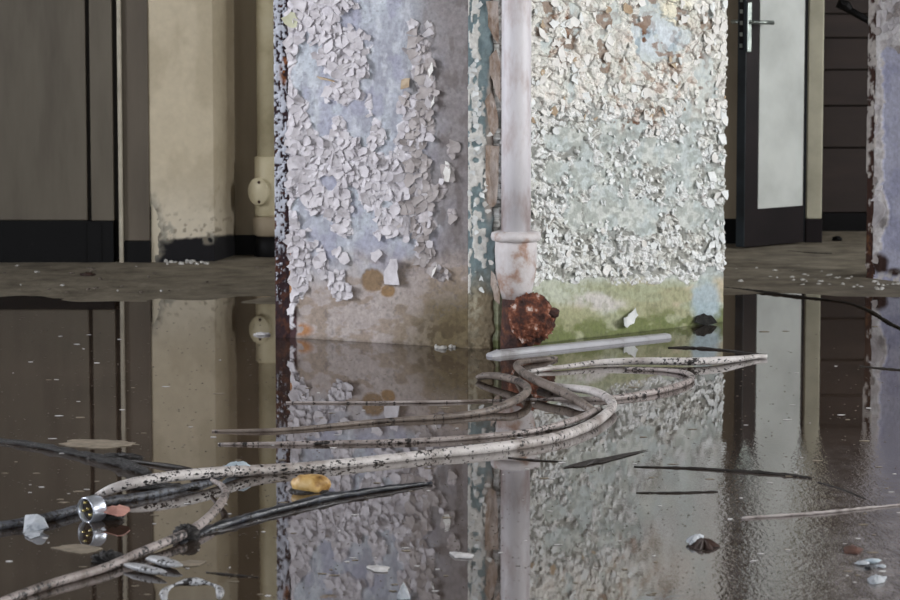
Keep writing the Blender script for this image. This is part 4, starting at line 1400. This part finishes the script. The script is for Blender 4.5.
plate3('dead_blade_leaf', [(563, 468), (577, 463.5), (590, 460), (600, 460.5), (625, 455), (648, 450), (628, 455.8), (604, 462.5), (592, 464), (582, 467)], .001, .0015, M['twig_dark'], 'dark blade shaped leaf floating in the pillar reflection', 'leaf', dome=.005)
plate3('dead_leaf', [(688, 546), (694, 543.5), (698, 540), (703, 541.5), (707, 539), (711, 543.5), (716, 543), (719, 546.5), (713, 547.5), (712, 551), (704, 549), (698, 551.5), (694, 548.5)], .001, .002, M['leaf'], 'curled dark brown leaf in the right foreground', 'leaf', dome=.014)
plate3('paper_scrap', [(686, 541), (694, 536), (704, 537), (699, 543), (690, 545)], .006, .003, M['paper'], 'small white paper scrap on the curled dark leaf', 'paper', dome=.010)
plate3('dead_leaf', [(842, 549), (852, 546), (864, 550), (858, 555), (846, 554)], .001, .003, M['leaf_red'], 'flat reddish brown leaf near the right edge', 'leaf', dome=.006)
wad = empty('crumpled_wrapper', tuple(G(868, 566, 0)))
tag(wad, 'crumpled pale blue and white wrapper in the right foreground', 'wrapper')
for q, (px, py, w, mt) in enumerate([(862, 563, 12, 'paper'), (873, 561, 13, 'paper_blue'), (881, 566, 9, 'paper'), (868, 568, 9, 'black_strip')]):
    g = G(px, py, .004)
    s = w / 2 / FPX * g.y
    blob('wrapper_fold', (g.x, g.y, g.z), (s * 1.1, s * 1.3, s * .32), M[mt], wad, .75, 4.5, 13, 7, q + 5)
plate3('paper_scrap', [(866, 580), (875, 577), (886, 578), (884, 583), (872, 585)], .001, .003, M['paper'], 'small white scrap below the crumpled wrapper', 'paper', dome=.008)

# grey trunking by the pillar foot
t0, t1 = G(488, 356.5, .0), G(667, 337.5, .0)
td_ = (t1 - t0).normalized()
tn = Vector((td_.y, -td_.x, 0))
tr = empty('plastic_trunking', tuple(t0))
tag(tr, 'grey plastic trunking lying in the water along the pillar foot', 'trunking')
prof = [(.024, -.010), (.024, .008), (.018, .017), (-.006, .019), (-.012, .012), (-.012, -.010)]
mb = MB()
vv = [t0 + td_ * .04 + tn * a + Vector((0, 0, b)) for a, b in prof] + [t1 + tn * a + Vector((0, 0, b * .85)) for a, b in prof]
m6 = len(prof)
mb.add(vv, [tuple(range(m6)), tuple(range(2 * m6 - 1, m6 - 1, -1))] + [(k, m6 + k, m6 + (k + 1) % m6, (k + 1) % m6) for k in range(m6)])
mb.build('channel', M['trunking'], tr, bevel=.003)
vv = [t0 + tn * a * .9 + Vector((0, 0, b * .8 - .004)) for a, b in prof] + [t0 + td_ * .045 + tn * a + Vector((0, 0, b + .0015)) for a, b in prof]
MB().add(vv, [tuple(range(m6)), tuple(range(2 * m6 - 1, m6 - 1, -1))] + [(k, m6 + k, m6 + (k + 1) % m6, (k + 1) % m6) for k in range(m6)]).build('end_cap', M['trunking'], tr, bevel=.002)

# plug with brass pins
pg = G(86, 522, 0)
plug = empty('cable_plug', tuple(pg))
tag(plug, 'round aluminium plug with brass pins facing the viewer on the dark cable', 'plug')
ax = Vector((.72, .69, 0.05)).normalized()      # axis, pointing away from the viewer
rpl = .0315
cpl = pg + Vector((0, 0, rpl - .004))
ringpts = lambda s0, s1: [cpl + ax * s0, cpl + ax * s1]
mbp = MB()
sd = ax.cross(Vector((0, 0, 1))).normalized()
up_ = sd.cross(ax)
n = 28
vv = []
for (s0, r_) in ((.012, rpl * .84), (.0, rpl * .86), (-.002, rpl * .95), (.004, rpl), (.034, rpl), (.040, rpl * .9), (.044, rpl * .5)):
    for k in range(n):
        a = 2 * math.pi * k / n
        vv.append(cpl + ax * s0 + sd * (r_ * math.cos(a)) + up_ * (r_ * math.sin(a)))
ff = [(i * n + k, i * n + (k + 1) % n, (i + 1) * n + (k + 1) % n, (i + 1) * n + k) for i in range(6) for k in range(n)]
ff.append(tuple(6 * n + k for k in range(n)))
mbp.add(vv, ff)
mbp.build('metal_ring', M['alu'], plug, True)
vv = [cpl + ax * .011 + sd * (rpl * .85 * math.cos(2 * math.pi * k / n)) + up_ * (rpl * .85 * math.sin(2 * math.pi * k / n)) for k in range(n)]
vv += [v + ax * .02 for v in vv]
ins = MB().add(vv, [tuple(range(n)), tuple(range(2 * n - 1, n - 1, -1))] + [(k, n + k, n + (k + 1) % n, (k + 1) % n) for k in range(n)]).build('socket_insert', M['plug_dark'], plug)
for (a, b, t) in ((-.2, .55, .4), (.35, -.3, .1), (-.5, -.1, .9), (.1, .1, .2)):
    pb = cpl + sd * (rpl * a) + up_ * (rpl * b) + ax * .012
    MB().tube([pb, pb - ax * .012 + sd * .004 * t], .0032, 8).build('brass_pin', M['brass'], ins, True)
# pink tape behind the plug and the little sludge beneath
plate3('pink_tape', [(99, 511), (112, 506.5), (126, 507), (130, 511), (122, 517), (108, 514)], .022, .003, M['pink'], 'torn pink tape strip beside the aluminium plug', 'tape', dome=.008)


def clump(name, px, py, w, hgt, mat, label, cat, z=0.0, seed=0, asp=.7, amp=.65, freq=6):
    g = G(px, py, z)
    s = w / 2 / FPX * g.y
    o = blob(name, (0, 0, 0), (s, s * asp, hgt), mat, None, amp, freq, 24, 14, seed)
    o.location = (g.x, g.y, g.z + hgt * .35)
    tag(o, label, cat)
    return o


clump('sludge_clump', 186, 538, 26, .022, M['sludge'], 'black sludge clump where the pinkish cable meets the strip', 'sludge', .004, 3)
clump('sludge_clump', 112, 519, 24, .014, M['sludge'], 'black sludge clump behind the aluminium plug', 'sludge', .0, 4)
clump('sludge_clump', 107, 562, 30, .016, M['sludge'], 'black sludge clump on the pinkish cable beside the pale shells', 'sludge', .002, 6)
clump('sludge_clump', 122, 460, 40, .014, M['sludge'], 'speckled black sludge clump on the sodden branch', 'sludge', .0, 7, .35)
clump('sludge_clump', 205, 478, 26, .014, M['sludge'], 'black sludge clump under the arched pale cable', 'sludge', .0, 9)
clump('sludge_clump', 160, 490, 70, .012, M['sludge'], 'long black smear of sludge and shadow under the arched pale cable', 'sludge', -.002, 14, .25)  # also stands in for the shadow below the arched cable
clump('wool_tuft', 236, 471.5, 26, .018, M['paper_blue'], 'pale blue wool tuft stuck on the thick pale cable', 'tuft', .012, 11, .5, .5, 4)
lump = empty('ochre_lump', tuple(G(311, 492, 0)))
tag(lump, 'rounded ochre lump with dark spots on the black strip', 'lump')
g = G(311, 491, 0)
blob('lump_body', (g.x, g.y, g.z + .016), (.049, .036, .027), M['lump'], lump, .16, 1.6, 28, 18, 12)
blob('lump_underside', (g.x - .006, g.y, g.z + .000), (.050, .036, .012), M['sludge'], lump, .2, 2, 24, 12, 13)

# paper scrap on the dark cable
sp = empty('torn_paper', tuple(G(34, 530, 0)))
tag(sp, 'torn bluish white paper folded over the dark cable', 'paper')
gA = [G(23, 533, .0), G(25, 515, .028), G(37, 514, .036), G(42, 517, .032), G(47, 527, .012), G(36, 531, .002)]
gB = [p + Vector((.004, .006, -.003)) for p in gA]
cA = sum(gA, Vector()) / 6 + Vector((0, -.012, .006))
MB().add([cA] + gA + gB, [(0, 1 + (k + 1) % 6, 1 + k) for k in range(6)] + [(1 + k, 1 + (k + 1) % 6, 7 + (k + 1) % 6, 7 + k) for k in range(6)] + [tuple(range(7, 13))]).build('paper_sheet', M['paper'], sp)
plate3('paper_corner', [(24, 534), (33, 531), (44, 528), (40, 536), (30, 539)], .001, .002, M['paper'], parent=sp)

# two pale shells
def shell(pa, pb, w, label, seed):
    a, b = G(*pa, .006), G(*pb, .006)
    d = b - a
    L = d.length
    o = blob('pale_shell', (0, 0, 0), (L / 2, w / 2 / FPX * a.y, w / 2 / FPX * a.y * .5), M['shell'], None, .22, 2.6, 24, 14, seed)
    o.location = (a + b) / 2 + Vector((0, 0, .004))
    o.rotation_euler = (0, 0, math.atan2(d.y, d.x))
    tag(o, label, 'shell')


M['shell'] = mat_cable('shell_pale', (186, 188, 192), (134, 132, 132), 0.56, 40)
shell((124, 566), (166, 575), 15, 'pale speckled shell lying in front of the pinkish cable', 2)
shell((148, 559), (180, 568), 17, 'pale speckled shell behind the other shell by the cable', 8)
ring_c = G(192, 601, .0)
mbr = MB()
s = spline([tuple(ring_c + Vector((.058 * math.cos(a), .07 * math.sin(a), .014 + .012 * math.sin(a)))) for a in np.linspace(-.2, 1.15 * math.pi, 10)], .01)
tag(mbr.tube([Vector(q) for q in s], [.006 + .003 * math.sin(k * .9) for k in range(len(s))], 10).build('bent_strip', M['shell'], None, True), 'pale dirty bent strip cut by the bottom edge of the picture', 'strip')
# submerged pale tile, thin floating scraps
plate3('tan_scrap', [(57, 444), (74, 440), (98, 439.5), (122, 441), (134, 443), (124, 447), (98, 449), (76, 447.5)], .0005, .0015, M['chip_tan'], 'flat pale tan scrap near the sodden branch on the left', 'scrap')
plate3('tan_scrap', [(52, 548), (68, 545), (88, 545), (106, 549), (92, 553), (76, 554)], .0005, .0015, M['chip_tan'], 'flat tan scrap floating below the aluminium plug', 'scrap')
plate3('tan_scrap', [(176, 563), (190, 560.5), (206, 561.5), (200, 566), (184, 567)], .0005, .0015, M['chip_tan'], 'flat tan scrap floating right of the pale shells', 'scrap')
plate3('white_scrap', [(396, 600), (400, 590), (405, 589), (411, 600)], .001, .003, M['paper'], 'small white peak of paper at the bottom edge', 'paper', dome=.02)
plate3('white_scrap', [(448, 553), (460, 554), (474, 556), (472, 558.5), (455, 558)], .001, .003, M['chip_white'], 'white sliver floating left of the pipe reflection', 'scrap', dome=.004)
plate3('white_scrap', [(366, 567), (376, 566), (390, 568), (388, 572), (374, 572)], .001, .002, M['chip_white'], 'white double chip floating in the pillar reflection', 'scrap', dome=.004)

# ------------------------------------------------------------------ small floating chips
def chip(px, py, w, mat, label, group, z=.0005, name='paint_chip', asp=None):
    g = G(px, py, z)
    s = w / 2 / FPX * g.y
    k = random.randint(5, 8)
    asp = asp or random.uniform(.3, .9)
    pts = []
    for q in range(k):
        a = 2 * math.pi * q / k + random.uniform(-.3, .3)
        r = s * random.uniform(.6, 1.1)
        pts.append((r * math.cos(a), r * math.sin(a) * asp))
    t = random.uniform(.0004, .0010)
    v = [(0, 0, t * 1.8)] + [(x, y, t) for x, y in pts] + [(x, y, 0) for x, y in pts]
    f = [(0, 1 + q, 1 + (q + 1) % k) for q in range(k)] + [(1 + q, 1 + k + q, 1 + k + (q + 1) % k, 1 + (q + 1) % k) for q in range(k)] + [tuple(1 + k + q for q in range(k - 1, -1, -1))]
    o = link(name, mesh(name, v, f), mat)
    o.location = g
    tag(o, label, 'chip', group)
    return o


random.seed(99)
WL = 'tiny whitish paint chip floating on the brown water'
TL = 'tiny tan paint chip floating on the brown water'
for q in range(115):
    px = random.uniform(0, 900)
    py = 330 + 268 * random.random() ** .75
    if 275 < px < 725 and py < 352: continue
    chip(px, py, random.uniform(2.5, 10), M['chip_white'], WL, 'floating white paint chips')
for q in range(90):
    px = random.uniform(0, 900)
    py = 320 + 278 * random.random() ** .8
    if 275 < px < 725 and py < 352: continue
    chip(px, py, random.uniform(4, 14), M['chip_tan'], TL, 'floating tan paint chips', asp=random.uniform(.3, .8))
# nearly countless specks of dust
b = MB()
for q in range(2600):
    px = random.uniform(-20, 920)
    py = 310 + 290 * random.random()
    if px > 500: py = 330 + 270 * random.random() ** .6
    if 270 < px < 727 and py < 352: continue
    g = G(px, py, .0006)
    s = random.uniform(.5, 1.6) / FPX * g.y
    a = random.uniform(0, 3)
    pts = [(g.x + s * math.cos(a + t) * random.uniform(.6, 1.2), g.y + 1.3 * s * math.sin(a + t), g.z) for t in (0, 1.6, 3.1, 4.7)]
    b.add(pts, [(0, 1, 2, 3)])
tag(b.build('dust_specks', M['dust']), 'fine dust specks scattered over the brown water', 'dust', None, 'stuff')

# plaster crumbs on the shores
random.seed(5)
for q in range(46):
    px = random.gauss(815, 34)
    if not 732 < px < 866: px = random.uniform(740, 862)
    py = random.gauss(279, 4) + (px - 800) * .06
    crumb(px, py, random.uniform(2.5, 8), random.uniform(.004, .011), M['crumb'], 'white plaster crumb on the doorway shoreline', 'crumb', 'plaster crumbs at the doorway', 0.0)
for q in range(14):
    crumb(random.uniform(868, 900), random.uniform(282, 291), random.uniform(3, 8), random.uniform(.004, .010), M['crumb'], 'white plaster crumb at the foot of the right pier', 'crumb', 'plaster crumbs at the right pier', 0.0)
for q in range(22):
    crumb(random.gauss(178, 16), random.uniform(260, 265), random.uniform(3, 8), random.uniform(.003, .009), M['crumb'], 'grey plaster crumb at the foot of the wall pier', 'crumb', 'plaster crumbs at the wall pier')
for q in range(30):
    crumb(random.uniform(0, 272), random.uniform(266, 294), random.uniform(2, 8), random.uniform(.002, .005), M['crumb'] if random.random() < .2 else M['dust'], 'small crumb on the dry floor before the back wall', 'crumb', 'crumbs on the dry floor')
for q in range(9):
    crumb(random.gauss(446, 8), random.uniform(347.5, 349.5), random.uniform(3, 8), random.uniform(.004, .008), M['crumb'], 'white crumb at the water line under the pillar corner', 'crumb', 'crumbs at the pillar corner', 0.0)
clump('debris_lump', 88, 276, 14, .012, M['leaf'], 'small brown debris lump on the dry floor at the left', 'debris', ZF, 4)
clump('debris_lump', 837, 240.5, 9, .014, M['black_metal'], 'small black lump on the floor inside the dark doorway', 'debris', ZF, 5)
clump('white_tuft', 262, 335, 17, .007, M['chip_white'], 'white tuft floating beside the rusty pillar edge', 'tuft', 0, 8, .6, .5)
